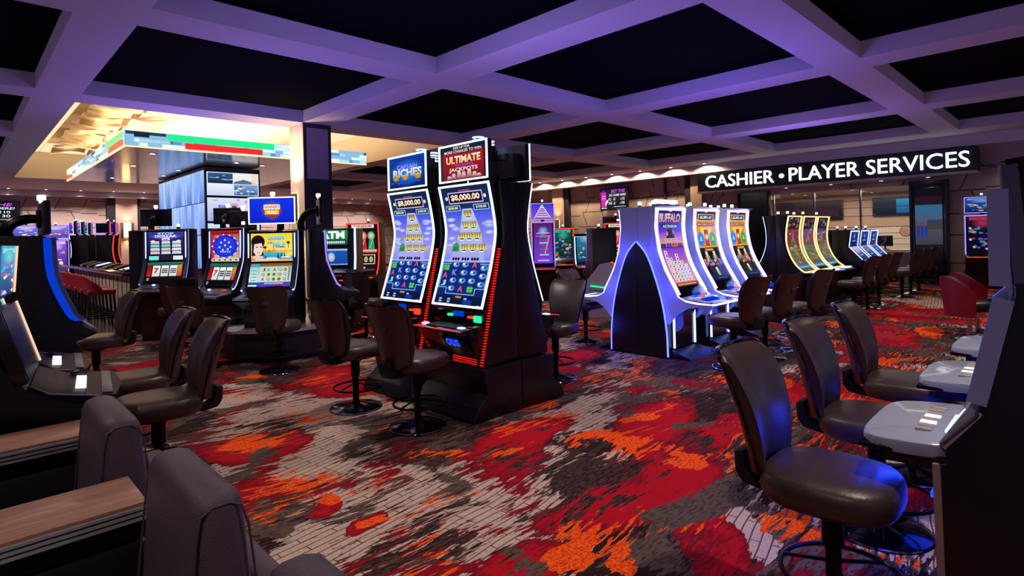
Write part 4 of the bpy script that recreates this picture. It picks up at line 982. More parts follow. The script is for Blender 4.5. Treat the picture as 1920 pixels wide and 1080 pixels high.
# ---- tall double-sided portrait machines in the centre
def ship_machine(label, loc, rz, top_art, seed):
    t = thing('slot_machine', label, 'slot machine', loc, rz, 'sailing ship machines in the centre')
    hw = .415
    b = B(); b.prism([(-.46, .44), (-.45, .33), (-.42, .22), (-.54, .12), (-.60, .03), (-.60, 0), (0, 0), (0, .46)], -.45, .45, r=.012); obj('base_cabinet', b, 'black_shell', t)
    prof = [(-.18, 2.11), (-.15, 1.82), (-.14, 1.62), (-.18, 1.36), (-.25, 1.10), (-.33, .80), (-.41, .46)]
    b = B(); b.prism(prof+[(0, .46), (0, 2.11)], -hw, hw, r=.01); obj('cabinet', b, 'black_shell', t)
    sc = smooth_path([(-.395, .96), (-.33, 1.15), (-.265, 1.35), (-.205, 1.62), (-.22, 1.82), (-.28, 2.11)], 5)
    f = surf(sc, .74)
    b = B(); b.shell(lambda i, j: f(i, j, -.004), lambda i, j: f(i, j, -.06), 1, 25); obj('screen_housing', b, 'black_gloss', t)
    f1 = surf(sc, .70)
    scr = picture('main_screen', art_ship(seed), f1, 'screen', t, base=.001)
    rim('screen_light', f, .018, 'led_ice', t, .014, -.004)
    b = B(); b.prism([(-.40, .96), (-.36, .80), (-.30, .80), (-.30, 1.0)], -.37, .37, r=.006); chin = obj('chin_panel', b, 'black_gloss', t)
    b = B(); b.box((-.09, -.395, .88), (.07, .02, .022), .004); obj('bill_light', b, 'lit_green', t); b = B(); b.box((.20, -.392, .875), (.075, .02, .02), .004); obj('bill_light', b, 'led_red', t)
    b = B(); b.box((.30, -.395, .865), (.10, .02, .06), .008); b.box((.30, -.4, .80), (.08, .02, .02), .004); obj('bill_slot', b, 'lit_green' if seed == 1 else 'led_red', t)
    b = B(); b.box((.05, -.402, .90), (.12, .02, .05), .004); obj('player_display', b, 'side_blue', t)
    b = B(); b.prism([(-.64, .765), (-.645, .79), (-.38, .815), (-.36, .765)], -.36, .36, r=.006); deck = obj('button_deck', b, 'black_gloss', t)
    b = B(); b.box((0, -.52, .805), (.42, .14, .012), .004, rot=Matrix.Rotation(R(5), 3, 'X')); obj('touch_panel', b, 'deck_black', deck)
    for x in (-.27, .26):
        b = B(); b.box((x, -.55, .805), (.07, .05, .012), .005); obj('deck_button', b, 'led_bluewhite', deck)
    b = B(); b.tube([(-.36, -.645, .79), (.36, -.645, .79)], .003, 6); obj('deck_edge', b, 'led_red', deck)
    b = B(); b.prism([(-.585, .765), (-.44, .50), (-.38, .50), (-.36, .765)], -.36, .36, r=.006); belly = obj('belly_door', b, 'black_gloss', t)
    V, F = text_mesh('ous', .02); bb = B(); d = Vector((0, .145, -.265)).normalized()
    for fc in F: bb.bm.faces.new([bb.bm.verts.new((.02+.18*V[i][0], -.591+d.y*(.16-.08*V[i][1]), .765+d.z*(.16-.08*V[i][1]))) for i in fc])
    obj('belly_lettering', bb, 'led_deep', belly, smooth=False)
    # red bead strips: down the right front edge and the grid at the foot
    b = B(); n = 44
    for i in range(n):
        q = i/(n-1); z = .47+1.02*q; y = -.425+.245*q
        for x in (.376, .400): b.box((x, y-.012, z), (.0085, .010, .0085), 0, rot=Matrix.Rotation(R(45), 3, 'Y'))
        if i < 4: b.box((.352, y-.012, z), (.0085, .010, .0085))
    obj('bead_strip', b, 'bead_red', t, smooth=False)
    b = B(); b.prism([(-.43, .46), (-.185, 1.50), (-.15, 1.50), (-.39, .46)], .362, .414); obj('bead_channel', b, 'black_matte', t, smooth=False)
    b = B()
    for i in range(11):
        for j in range(6): b.box((.02+i*.031, -.452+j*.002*0+.01*0-.0, .475+j*.021), (.008, .01, .008))
    obj('bead_grid', b, 'bead_red', t, smooth=False)
    b = B(); b.bx(-.02, .36, -.446, -.40, .46, .60); obj('bead_panel', b, 'black_matte', t)
    # topper on its post
    b = B(); b.bx(-.05, .05, -.16, -.06, 2.1, 2.42); b.bx(-.3, .3, -.21, -.10, 2.18, 2.40); b.bx(.2, .46, -.15, -.1, 2.3, 2.36, .01); b.bx(.25, .31, -.19, -.13, 2.1, 2.44); obj('topper_mount', b, 'black_shell', t)
    b = B(); b.bx(-.355, .355, -.27, -.215, 2.14, 2.50, .008); tp = obj('topper', b, 'black_shell', t)
    f2 = surf([(-.272, 2.14), (-.272, 2.50)], .71)
    f3 = surf([(-.272, 2.155), (-.272, 2.485)], .68)
    picture('topper_screen', top_art, f3, 'screen', tp, base=.001); rim('topper_light', f2, .014, 'led_ice', tp, .012, 0)
    spring_lamp(t, .06, -.12, 2.44)
    return t
CM = 3.72
ship_machine('tall sailing ship slot machine with red jackpot topper, front of the centre pair', (CM, 4.14, 0), FUm, art_top_red(), 1)
ship_machine('tall sailing ship slot machine with blue captain topper, left of the centre pair', (CM, 5.07, 0), FUm, art_top_blue(), 2)
ship_machine('tall machine seen from behind, back to back with the red topper one', (CM+.005, 4.14, 0), FU, art_top_red(), 1)
ship_machine('tall machine hidden behind the blue topper one, only its topper edge showing', (CM+.005, 5.07, 0), FU, art_top_blue(), 2)

# ---- blue lit curved machines
def curve_machine(label, loc, rz, art, seed, endpanel=0, rear=False):
    t = thing('slot_machine', label, 'slot machine', loc, rz, 'white blue lit curved machines')
    led = [(-.27, 1.93), (-.25, 1.67), (-.29, 1.37), (-.38, 1.12), (-.52, .87), (-.55, .81)]
    led = smooth_path(led[::-1], 5)
    hw = .375
    shell = [(-.27, 1.93), (-.25, 1.67), (-.29, 1.37), (-.38, 1.12), (-.52, .87), (-.56, .79), (-.67, .735), (-.83, .715), (-1.0, .715), (-1.02, .70), (-.85, .68), (-.68, .655), (-.54, .57), (-.43, .44), (-.0, .44), (0, 1.93)]
    for s_ in (-1, 1):
        b = B(); b.prism(shell, s_*hw-.012, s_*hw+.012); obj('side_shell', b, 'white_shell', t, smooth=False)
    b = B(); b.prism([(-.24, 1.91), (-.22, 1.67), (-.26, 1.37), (-.35, 1.12), (-.50, .85), (-.50, .70), (-.40, .44), (-.40, .06), (0, .06), (0, 1.91)], -hw+.012, hw-.012); obj('cabinet', b, 'black_shell', t)
    b = B(); b.prism([(-.36, 1.95), (-.26, 1.955), (0, 1.945), (0, 1.92), (-.27, 1.92)], -hw, hw, r=.006); obj('top_cap', b, 'white_shell', t)
    f = surf(led, .75); fi = surf([p for p in led if p[1] > .90], .60)
    fb = surf(led, .70)
    b = B(); b.shell(lambda i, j: fb(i, j, -.006), lambda i, j: fb(i, j, -.05), 1, 25); obj('screen_housing', b, 'black_gloss', t)
    picture('main_screen', art, fi, 'screen', t, base=.001)
    rim('edge_light', f, .045, 'led_white', t, .034, -.008, 'LR', dash=54)
    rim('top_light', f, .035, 'led_white', t, .018, -.008, 'T')
    b = B(); b.prism([(-.54, .87), (-.57, .78), (-.90, .735), (-.99, .72), (-.99, .70), (-.6, .69), (-.45, .8)], -hw+.012, hw-.012, r=.004); dk = obj('button_deck', b, 'black_gloss', t)
    b = B(); b.box((.02, -.60, .80), (.16, .05, .012), .003, rot=Matrix.Rotation(R(30), 3, 'X')); obj('player_display', b, 'side_blue', dk)
    b = B(); b.box((.16, -.63, .79), (.08, .03, .012), .003); obj('bill_slot', b, 'led_red', dk)
    b = B(); b.box((0, -.80, .757), (.34, .10, .008), .003, rot=Matrix.Rotation(R(8), 3, 'X')); obj('touch_panel', b, 'side_blue', dk)
    lip = smooth_path([(-.55, .81), (-.585, .775), (-.67, .745), (-.83, .725), (-.98, .718)], 4)
    b = B()
    b.tube([(-hw, y, z) for y, z in lip]+[(-hw+.06, -1.01, .716), (hw-.06, -1.01, .716)]+[(hw, y, z) for y, z in lip[::-1]], .012, 6); obj('deck_light', b, 'led_white', t)
    for x in (-.27, .27):
        b = B(); b.bx(x-.012, x+.012, -.445, -.425, .12, .56); obj('leg_light', b, 'led_bluewhite', t, smooth=False)
    b = B(); b.bx(-.36, .36, -.45, 0, 0, .06); b.prism([(-.43, .0), (-.43, .10), (-.66, .03), (-.70, 0)], -.34, .34); obj('base_cabinet', b, 'black_shell', t)
    b = B(); b.prism([(-.425, .56), (-.425, .12), (-.40, .12), (-.40, .56)], -.25, .25); obj('belly_door', b, 'black_gloss', t)
    candle(t, -.22 if seed % 2 else .2, -.15, 1.94); candle(t, .12 if seed % 2 else -.2, -.12, 1.94)
    if endpanel:
        x = endpanel*hw
        arch = smooth_path([(-.0, 1.49), (-.14, 1.33), (-.26, 1.04), (-.36, .69), (-.41, .34), (-.42, .03)], 5)
        b = B(); b.prism(arch+[(0, .03)], min(x, x+endpanel*.05), max(x, x+endpanel*.05)); obj('end_panel', b, 'black_shell', t, smooth=False)
        b = B(); b.tube([(x+endpanel*.045, y-.006, z) for y, z in arch], .011, 6); obj('end_panel_light', b, 'led_blue', t)
    return t
MV = 4.15
curve_machine('blue lit curved machine with purple skyscraper reels, end of its bank', (6.80, MV, 0), 0, art_buffalo(), 1, -1)
curve_machine('blue lit curved machine with orange totem screen, second in its bank', (7.815, MV, 0), 0, art_totem(0), 2)
curve_machine('blue lit curved machine with orange totem screen, third in its bank', (8.885, MV, 0), 0, art_totem(1), 3)
curve_machine('blue lit curved machine facing away, back to back with the skyscraper one', (6.80, MV+.005, 0), R(180), art_buffalo(), 1, 1, True)
for k, x in enumerate((7.815, 8.885)):
    curve_machine('blue lit curved machine facing away behind the %s totem machine' % ('first', 'second')[k], (x, MV+.005, 0), R(180), art_totem(k), 2+k)
t = thing('bank_sign', 'small glowing white sign bar on top of the skyscraper machine', 'sign', (6.9, 4.0, 1.962))
b = B(); b.bx(-.3, .3, -.03, .03, 0, .02); b.bx(-.02, .02, -.02, .02, .0, .03); obj('bracket', b, 'steel', t)
b = B()
for k in range(9): b.bx(-.28+k*.064, -.235+k*.064, -.02, .02, .03, .085, .006)
obj('light_bar', b, 'candle', t)

# ---- gold framed curved machines further back
def gold_machine(label, loc, rz, art, led='led_gold', grp='gold framed curved machines', side='side_wash'):
    t = thing('slot_machine', label, 'slot machine', loc, rz, grp); hw = .41
    path = smooth_path([(-.05, 1.88), (0.0, 1.59), (0.0, 1.31), (-.08, 1.04), (-.21, .84), (-.34, .74)][::-1], 5)
    b = B(); b.prism([(-.04, 1.89)]+[(y+.015, z) for y, z in path[::-1]]+[(-.60, .72), (-.60, .66), (-.30, .58), (-.25, .08), (.19, .08), (.19, 1.89)], -hw, hw, r=.008); obj('cabinet', b, 'black_shell', t)
    b = B(); b.bx(-.40, .40, -.35, .19, 0, .08); obj('base_cabinet', b, 'black_matte', t)
    f = surf(path, .82); fi = surf([p for p in path if p[1] > .80], .66)
    b = B(); b.shell(lambda i, j: f(i, j, -.002), lambda i, j: f(i, j, -.03), 1, 25); obj('screen_housing', b, 'black_gloss', t)
    picture('main_screen', art, fi, 'screen_dim', t, base=.001)
    rim('edge_light', f, .022, led, t, .012, 0, 'LRTB'); f2 = surf(path, .74); rim('inner_light', f2, .016, led, t, .012, 0, 'LR')
    b = B(); b.prism([(-.34, .74), (-.60, .725), (-.62, .70), (-.30, .66)], -hw, hw, r=.004); dk = obj('button_deck', b, 'black_gloss', t)
    b = B(); b.box((0, -.48, .745), (.5, .1, .02), .004); obj('touch_panel', b, 'led_bluewhite', dk)
    candle(t, 0, .1, 1.89); return t
g = 'gold framed curved machines'
gold_machine('curved machine with gold light frame, first of its row beside the dark blue end', (12.26, 4.22, 0), 0, art_scroll('#a0302a', '#b83a5a', 1))
gold_machine('curved machine with gold light frame, middle of its row of three', (13.17, 4.22, 0), 0, art_scroll('#c0405a', '#8a5ab0', 2))
gold_machine('curved machine with gold light frame, last of its row toward the cashier', (14.06, 4.22, 0), 0, art_scroll('#b0362a', '#3a5ab0', 3))
for k, x in enumerate((12.26, 13.17)):
    gold_machine(('curved machine with thin white blue side light, back to back with the first gold one', 'curved machine hidden behind the middle gold one')[k], (x, 4.605, 0), R(180), art_scroll('#2a4a9a', '#5a3ab0', 5+k), 'led_bluewhite', 'curved machines facing away')

# ---- small blue two-part machines
def fold_machine(label, loc, rz, seed, led='led_bluewhite', grp=None, h=1.54, arts=None, sm='screen', w=.73):
    t = thing('slot_machine', label, 'slot machine', loc, rz, grp); hw = w/2; z1 = h-.38
    b = B(); b.prism([(-.03, h+.02), (.02, z1), (-.26, .84), (-.48, .78), (-.48, .70), (-.24, .62), (-.2, .06), (.36, .06), (.36, h+.02)], -hw, hw, r=.01); obj('cabinet', b, 'black_shell', t)
    b = B(); b.bx(-hw+.01, hw-.01, -.26, .36, 0, .06); obj('base_cabinet', b, 'black_matte', t)
    A = arts or (art_blue_reel(seed), art_blue_reel(seed+7))
    for nm, p, q, a in (('upper_screen', (0, z1+.01), (-.05, h), A[0]), ('lower_screen', (-.27, .85), (0, z1-.01), A[1])):
        f = surf([p, q], w); b = B(); b.shell(lambda i, j: f(i, j, .004), lambda i, j: f(i, j, -.02), 1, 1); o = obj(nm+'_frame', b, 'black_gloss', t)
        picture(nm, a, surf([p, q], w-.12), sm, o, base=.006); rim(nm+'_light', f, .028, led, o, .014, .004, 'LRT' if nm[0] == 'u' else 'LR')
    b = B(); b.prism([(-.27, .85), (-.49, .785), (-.50, .76), (-.25, .74)], -hw, hw, r=.004); dk = obj('button_deck', b, 'black_gloss', t)
    for k in range(5):
        b = B(); b.box((-.2+k*.1, -.40, .815), (.07, .04, .012), .003, rot=Matrix.Rotation(R(16), 3, 'X')); obj('deck_button', b, 'led_bluewhite', dk)
    candle(t, 0, .15, h+.02); return t
for k, (x, n) in enumerate(((15.43, 'nearest of three, beside the gold framed row'), (16.33, 'middle of three near the cashier'), (17.2, 'last of three before the cashier glass'))):
    fold_machine('small blue screen machine, '+n, (x, 3.95, 0), 0, 30+k, grp='small blue screen machines')
for k, (x, n) in enumerate(((15.43, 'first'), (16.33, 'second'))):
    fold_machine('dark machine backing onto the %s small blue one' % n, (x, 4.68, 0), R(180), 40+k, grp='dark machines facing away')

# ---- left bank, nearest: two machines with tilted twin screens and glossy decks
def twin_machine(label, loc, rz, seed, arts, top=1.64):
    t = thing('slot_machine', label, 'slot machine', loc, rz, 'left bank machines with glossy decks'); hw = .37
    side = [(.05, top), (.05, 1.30), (-.02, 1.0), (-.12, .86), (-.30, .765), (-.44, .74), (-.44, .70), (-.2, .62), (-.1, .08), (.45, .08), (.45, top-.35), (.30, top)]
    b = B(); b.prism(side, -hw, hw, r=.008); obj('cabinet', b, 'black_shell', t)
    b = B(); b.bx(-hw, hw, -.15, .45, 0, .08); obj('base_cabinet', b, 'black_matte', t)
    for nm, p, q, a in (('upper_screen', (0.0, 1.34), (-.02, top-.02), arts[0]), ('lower_screen', (-.115, .90), (-.01, 1.28), arts[1])):
        f = surf([p, q], .74); b = B(); b.shell(lambda i, j: f(i, j, .01), lambda i, j: f(i, j, -.05), 1, 1); o = obj(nm+'_frame', b, 'black_gloss', t)
        picture(nm, a, surf([p, q], .66), 'screen', o, base=.012); rim(nm+'_light', f, .006, 'led_orange', o, .01, .01, 'R')
    for sg in (-1, 1):
        b = B(); b.tube([(sg*hw, y, z) for y, z in ((-.12, .885), (-.20, .83), (-.45, .775))]+[(sg*(hw-.12), -.47, .77)], .007, 6); obj('deck_trim', b, 'chrome', t)
    b = B(); b.prism([(-.12, .875), (-.25, .815), (-.40, .785), (-.40, .74), (-.1, .75)], -hw+.005, hw-.005, r=.006)
    n = 14
    b.shell(lambda i, j: (-.365+.73*i, -.36-(.13+.0*i)*j+.05*math.cos(math.pi*(i-.5))*0-(.035*math.sin(math.pi*i))*j, .797-.018*j), lambda i, j: (-.365+.73*i, -.36-(.13)*j-(.035*math.sin(math.pi*i))*j, .742), n, 3)
    dk = obj('button_deck', b, 'deck_black', t)
    b = B(); b.box((0, -.455, .788), (.66, .05, .01), .004, rot=Matrix.Rotation(R(8), 3, 'X')); obj('deck_rest', b, 'grey_shell', dk)
    for k in range(7):
        b = B(); b.box((-.20+k*.055, -.335, .812), (.032, .05, .008), .003, rot=Matrix.Rotation(R(8), 3, 'X')); obj('deck_button', b, 'candle', dk)
    b = B(); b.box((.28, -.30, .822), (.10, .04, .01), .003); obj('bill_slot', b, 'dark_metal', dk)
    b = B(); b.box((0, -.474, .755), (.5, .02, .02), .004); obj('deck_accent', b, 'red_leather', dk)
    candle(t, 0, .2, top); return t
L1 = (art_generic('#0a1a4a', '#2a9ad0', '#5ae0c0', 3), Art().rect(0, 0, 1, 1, '#05070f', '#080d22').rect(.1, .1, .9, .5, '#070b1c', '#0a1230', 2))
twin_machine('left bank slot machine nearest the camera, tall black side and glossy deck', (.19, 4.24, 0), FU-R(8), 1, L1)
twin_machine('left bank slot machine, second behind the near glossy deck', (.17, 5.16, 0), FU-R(6), 2, (L1[1], L1[0]))

# ---- left machine with the monitor on a bent arm
def arm_machine(label, loc, rz, arts, led='led_bluewhite', monitor=None, side='side_blue', grp='machines with arm-mounted monitors', top=1.76, msc='screen', mw=.44, armside=0, zb=0, back=.30, mon=True, broad=0, nose=.64, mz=0, mh=.38):
    t = thing('slot_machine', label, 'slot machine', loc, rz, grp); hw = .35
    fr = smooth_path([(-.16, top), (-.17, 1.45), (-.20, 1.28), (-.30, 1.02), (-.36, .95)], 4)
    side_p = [(-.10, top+.02)]+[(y+.02, z) for y, z in fr]+[(-.40, .88), (.02-nose, .86), (-nose, .82), (.16-nose, .76), (-.36, .70), (-.34, zb+.08), (back, zb+.08), (back, top+.02)]
    b = B(); b.prism(side_p, -hw, hw, r=.008); obj('cabinet', b, 'black_shell', t)
    b = B(); b.bx(-hw+.01, hw-.01, -.34, back, zb, zb+.08); obj('base_cabinet', b, 'black_matte', t)
    for s_ in (-1, 1):
        b = B(); edge_strip(b, fr[::-1], s_*(hw-.012), .055, .03); obj('side_trim', b, 'grey_shell', t, smooth=False)
        if broad:
            b = B(); b.prism([(y-.035, z) for y, z in fr]+[(y+broad, z) for y, z in fr[::-1]], s_*(hw+.001), s_*(hw+.012)); obj('side_light', b, side, t, smooth=False)
        else:
            b = B(); p = [(s_*(hw+.004), y-.012, z) for y, z in fr]; b.tube(p, .014, 6); obj('side_light', b, side, t)
    z = 1.34
    for nm, p, q, a in (('upper_screen', (-.185, z), (-.175, top-.03), arts[0]), ('lower_screen', (-.31, .99), (-.195, z-.03), arts[1])):
        f = surf([p, q], .66); b = B(); b.shell(lambda i, j: f(i, j, .01), lambda i, j: f(i, j, -.05), 1, 1); o = obj(nm+'_frame', b, 'black_gloss', t)
        picture(nm, a, surf([p, q], .58), msc, o, base=.012); rim(nm+'_light', f, .016, led, o, .012, .01, 'LR')
    b = B(); b.prism([(-.36, .95), (-.41, .90), (.01-nose, .87), (-.01-nose, .84), (-.38, .80)], -hw, hw, r=.006); dk = obj('button_deck', b, 'grey_shell', t)
    b = B(); b.box((0, .09-nose+.02, .885), (.5, .08, .010), .003, rot=Matrix.Rotation(R(9), 3, 'X')); obj('touch_panel', b, 'deck_black', dk)
    b = B(); b.box((.18, -.37, .93), (.10, .02, .03), .004); obj('bill_slot', b, 'led_red', dk)
    b = B(); b.box((-.12, -.375, .935), (.05, .02, .03), .004); obj('player_display', b, 'led_bluewhite', dk)
    if not mon:
        candle(t, .1, .05, top+.02); return t
    # bent arm carrying a monitor above
    zc = top+.10+mz+mh*.5
    pts = [Vector((armside, .12, top)), Vector((armside, .13, top+(zc-top)*.4)), Vector((armside, .08, top+(zc-top)*.8)), Vector((armside, -.02, zc)), Vector((armside, -.10, zc))]
    sp = []
    P2 = smooth_path([(p.y, p.z) for p in pts], 4)
    b = B(); b.tube([(armside, y, zz) for y, zz in P2], lambda q: .055-.018*q, 8); arm = obj('monitor_arm', b, 'dark_metal', t)
    b = B(); b.bx(-mw+armside, mw+armside, -.155, -.11, zc-mh/2, zc+mh/2, .008); b.bx(armside-.06, armside+.06, -.11, -.08, zc-.08, zc+.08, .01); mo = obj('monitor', b, 'black_shell', t)
    f = surf([(-.157, zc-mh/2+.015), (-.157, zc+mh/2-.015)], mw*2-.03, armside-mw+.015)
    picture('monitor_screen', monitor or art_generic('#06102a', '#0c2a6a', '#2a5ad0', 8), f, msc, mo, base=.001)
    if monitor is not None: rim('monitor_light', surf([(-.157, zc-mh/2), (-.157, zc+mh/2)], mw*2), .016, 'candle', mo, .01, 0)
    b = B(); b.lathe([(.02, 0), (.02, .02), (.034, .025), (.034, .07), (.02, .075)], c=(armside, -.12, zc+mh/2), seg=14); obj('lamp_cap', b, 'candle', t)
    return t
arm_machine('black machine with bent arm monitor and broad blue side light, left of the bar stools', (.45, 6.65, 0), FU-R(2), (art_generic('#0a1a5a', '#1a4ad8', '#3a8af0', 5), art_generic('#0a1a6a', '#1a5ae0', '#3ab0f0', 6)), broad=.055, nose=.47, top=1.69, mz=-.07, mh=.29)

# ---- the round pod with the desert queen, the wheel and the one facing right; the banknote pyramid machine
q = thing('pod_plinth', 'low eight-sided dark plinth with bright edge under the desert queen machine', 'plinth', (3.44, 8.30, 0), R(22.5+45))
b = B(); b.lathe([(.80, 0), (.80, .06), (.88, .07), (.88, .40), (.001, .40)], seg=8); obj('body', b, 'plinth', q, smooth=False)
b = B(); b.lathe([(.86, .40), (.93, .40), (.93, .425), (.86, .43), (.001, .43)], seg=8); obj('top', b, 'plinth', q, smooth=False)
b = B(); b.lathe([(.925, .403), (.94, .403), (.94, .436), (.90, .436)], seg=8); obj('edge_trim', b, 'trim_silver', q, smooth=False)

def pod(label, x, y, dx, dy, arts, led, mon, side='led_bluewhite', grp=None, top=1.76, mw=.36, zb=.43, back=.10, show=True, arm=0, mh=.38):
    return arm_machine(label, (x, y, 0), face(dx, dy), arts, led, mon, side, grp, top, 'screen', mw, arm, zb, back, show, mh=mh)
pod('slot machine with yellow desert queen screen and blue starburst topper', 3.29, 8.12, -.70, -.71, (art_queen(), art_queen_reels()), 'led_bluewhite', art_burst(), mw=.33)
pod('blue wheel slot machine angled left beside the desert queen machine', 3.02, 8.98, -.93, -.36, (art_wheel(), art_reels3()), 'led_bluewhite', None, top=1.82, show=False, back=.06)
pod('black machine facing right on the queen pod, seen from its side', 3.76, 8.06, .93, -.37, (art_blue_reel(3), art_blue_reel(5)), 'led_bluewhite', None, 'led_purple', back=.04)
pod('black machine on the pod whose dark monitor back shows left of the starburst', 3.28, 9.40, .3, .95, (art_blue_reel(14), art_blue_reel(15)), 'led_deep', None, 'led_purple', top=1.70, back=.02, mw=.2, mh=.32)
pod('slot machine with banknote pyramid screen and three reels', 2.70, 11.22, -.62, -.78, (art_pyramid(), art_reels3()), 'led_bluewhite', None, 'led_purple', top=1.86, zb=0, back=.2, show=False)
pod('black machine turned away, its dark monitor back above the banknote pyramid', 2.64, 12.12, .5, .86, (art_blue_reel(8), art_blue_reel(9)), 'led_deep', None, 'led_purple', top=1.86, zb=0, back=.2, mw=.26, mh=.32)
pod('black machine turned away, its dark monitor back above the blue wheel machine', 3.52, 10.98, .6, .8, (art_blue_reel(12), art_blue_reel(13)), 'led_deep', None, 'led_purple', top=1.86, zb=0, back=.2, mw=.25, mh=.3)

# ---- right bank, nearest: grey decks, screens seen edge-on
def edge_machine(label, loc, rz, seed):
    t = thing('slot_machine', label, 'slot machine', loc, rz, 'right bank machines with grey decks'); hw = .33
    side = [(-.02, 1.82), (-.0, 1.36), (-.09, 1.0), (-.10, .93), (-.20, .80), (-.20, .74), (-.235, .73), (-.225, .14), (-.23, .10), (.55, .10), (.55, 1.2), (.12, 1.84)]
    b = B(); b.prism(side, -hw, hw, r=.006); obj('cabinet', b, 'black_shell', t)
    b = B(); b.prism([(-.33, 0), (-.33, .06), (-.30, .085), (-.24, .10), (.55, .10), (.55, 0)], -hw-.02, hw+.02); obj('base_cabinet', b, 'plinth', t, smooth=False)
    b = B(); b.bx(-hw+.02, hw-.02, -.250, -.236, .60, .62); obj('base_light', b, 'led_deep', t)
    b = B(); b.prism([(-.24, .735), (-.215, .735), (-.205, .12), (-.23, .12)], -hw-.004, hw+.004, r=.003); obj('front_post', b, 'pilaster', t)
    for nm, p, q, a in (('upper_screen', (-.055, 1.39), (-.055, 1.72), 0), ('lower_screen', (-.125, .98), (-.045, 1.35), 1)):
        f = surf([p, q], .68); b = B(); b.shell(lambda i, j: f(i, j, .012), lambda i, j: f(i, j, -.045), 1, 6); o = obj(nm+'_frame', b, 'blue_grey', t)
        picture(nm, art_generic('#0a1a6a', '#2a6ae0', '#8ac0ff', 50+seed*3+a), surf([p, q], .62), 'screen', o, base=.014)
    f = surf([(.01, 1.40), (-.015, 1.80)], .67); b = B(); b.shell(lambda i, j: f(i, j, .012), lambda i, j: f(i, j, -.03), 1, 2); o = obj('topper', b, 'grey_shell', t)
    picture('topper_screen', art_generic('#1a1a6a', '#3a5ae0', '#8ac0ff', 60+seed), surf([(.01, 1.42), (-.015, 1.78)], .6), 'screen', o, base=.014)
    for sg in (-1, 1):
        b = B(); b.tube([(sg*(hw+.002), y, z) for y, z in ((-.03, 1.80), (-.008, 1.37), (-.10, 1.0), (-.11, .93), (-.21, .81))], .006, 6); obj('edge_trim', b, 'steel', t)
    b = B(); b.prism([(-.13, .965), (-.22, .81), (-.20, .79), (-.09, .94)], -hw, hw, r=.004); obj('bill_panel', b, 'deck_grey', t)
    b = B(); b.box((-.18, -.165, .895), (.12, .02, .05), .006, rot=Matrix.Rotation(R(-30), 3, 'X')); b.tube([(-.31, -.20, .84), (-.28, -.135, .95)], .006); b.tube([(.05, -.20, .845), (.28, -.20, .845), (.30, -.14, .94)], .008); obj('bill_slot', b, 'led_bluewhite', t)
    # deck: rounded slab
    o_ = superell(40, 4.5); b = B(); rings = []
    for fk, z in ((.93, .735), (1, .745), (1, .775), (.985, .79), (.95, .797), (.3, .798)):
        rings.append([b.bm.verts.new((.325*fk*x*(1-.07*max(0, -yy)), -.33+.165*fk*yy, z+.012*yy)) for x, yy in o_])
    for a, c in zip(rings, rings[1:]):
        for i in range(40): b.bm.faces.new((a[i], a[(i+1) % 40], c[(i+1) % 40], c[i]))
    b.bm.faces.new(rings[0][::-1]); b.bm.faces.new(rings[-1]); dk = obj('button_deck', b, 'deck_grey', t)
    b = B(); b.box((0, -.33, .748), (.64, .30, .02), .008); obj('deck_edge', b, 'black_gloss', dk)
    for k in range(8):
        b = B(); b.box((-.17+k*.048, -.29, .806), (.038, .055, .014), .004); o = obj('deck_button', b, 'candle' if k in (3, 5) else 'counter', dk)
    b = B(); b.bx(-hw+.03, hw-.03, -.40, -.235, .70, .735); obj('under_deck', b, 'leather_edge', t)
    candle(t, 0, .2, 1.82); return t
edge_machine('right bank machine nearest the camera, grey button deck and black side panel', (2.86, .17, 0), FV, 1)
edge_machine('right bank machine with grey button deck, second from the camera', (3.95, .17, 0), FV, 2)
edge_machine('right bank machine with grey button deck, third from the camera', (5.02, .17, 0), FV, 3)

# ---- background machines
def back_machine(label, x, y, dx, dy, art, led, h=1.95, w=.68, topper=None, sm='screen', grp=None, deck='led_red'):
    t = thing('slot_machine', label, 'slot machine', (x, y, 0), face(dx, dy), grp); hw = w/2
    path = smooth_path([(-.36, .86), (-.24, 1.02), (-.17, 1.3), (-.16, 1.6), (-.20, h)], 4)
    b = B(); b.prism([(.28, h+.01)]+[(y_+.02, z) for y_, z in path[::-1]]+[(-.58, .80), (-.58, .74), (-.34, .66), (-.30, 0), (.28, 0)], -hw, hw, r=.008); obj('cabinet', b, 'black_shell', t)
    f = surf(path, w); b = B(); b.shell(lambda i, j: f(i, j, .004), lambda i, j: f(i, j, -.03), 1, 16); o = obj('screen_housing', b, 'black_gloss', t)
    picture('main_screen', art, surf([p for p in path if p[1] > .92], w-.12), sm, t, base=.006); rim('edge_light', f, .026, led, t, .014, .004, 'LRT')
    b = B(); b.prism([(-.36, .86), (-.57, .81), (-.59, .77), (-.3, .74)], -hw, hw, r=.004); dk = obj('button_deck', b, 'black_gloss', t)
    b = B(); b.tube([(-hw+.03, -.59, .80), (hw-.03, -.59, .80)], .008); obj('deck_light', b, deck, dk)
    if topper is not None:
        b = B(); b.bx(-.05, .05, -.06, .02, h, h+.06); b.bx(-hw, hw, -.1, -.03, h+.05, h+.46, .006); tp = obj('topper', b, 'black_shell', t)
        f2 = surf([(-.102, h+.05), (-.102, h+.46)], w); picture('topper_screen', topper, surf([(-.102, h+.07), (-.102, h+.44)], w-.05), sm, tp, base=.001); rim('topper_light', f2, .016, led, tp, .01, 0)
        candle(t, 0, -.05, h+.46)
    else: candle(t, .05, .05, h+.01)
    return t
back_machine('red framed machine with three coloured figures behind the cash machine', 6.55, 11.3, -.75, -.66, art_trio(), 'led_red', 1.98, .72)
back_machine('tall purple machine with stepped topper, right of the centre pair', 10.5, 9.55, -.72, -.69, art_orbit(), 'led_purple', 1.95, .58, art_steps())
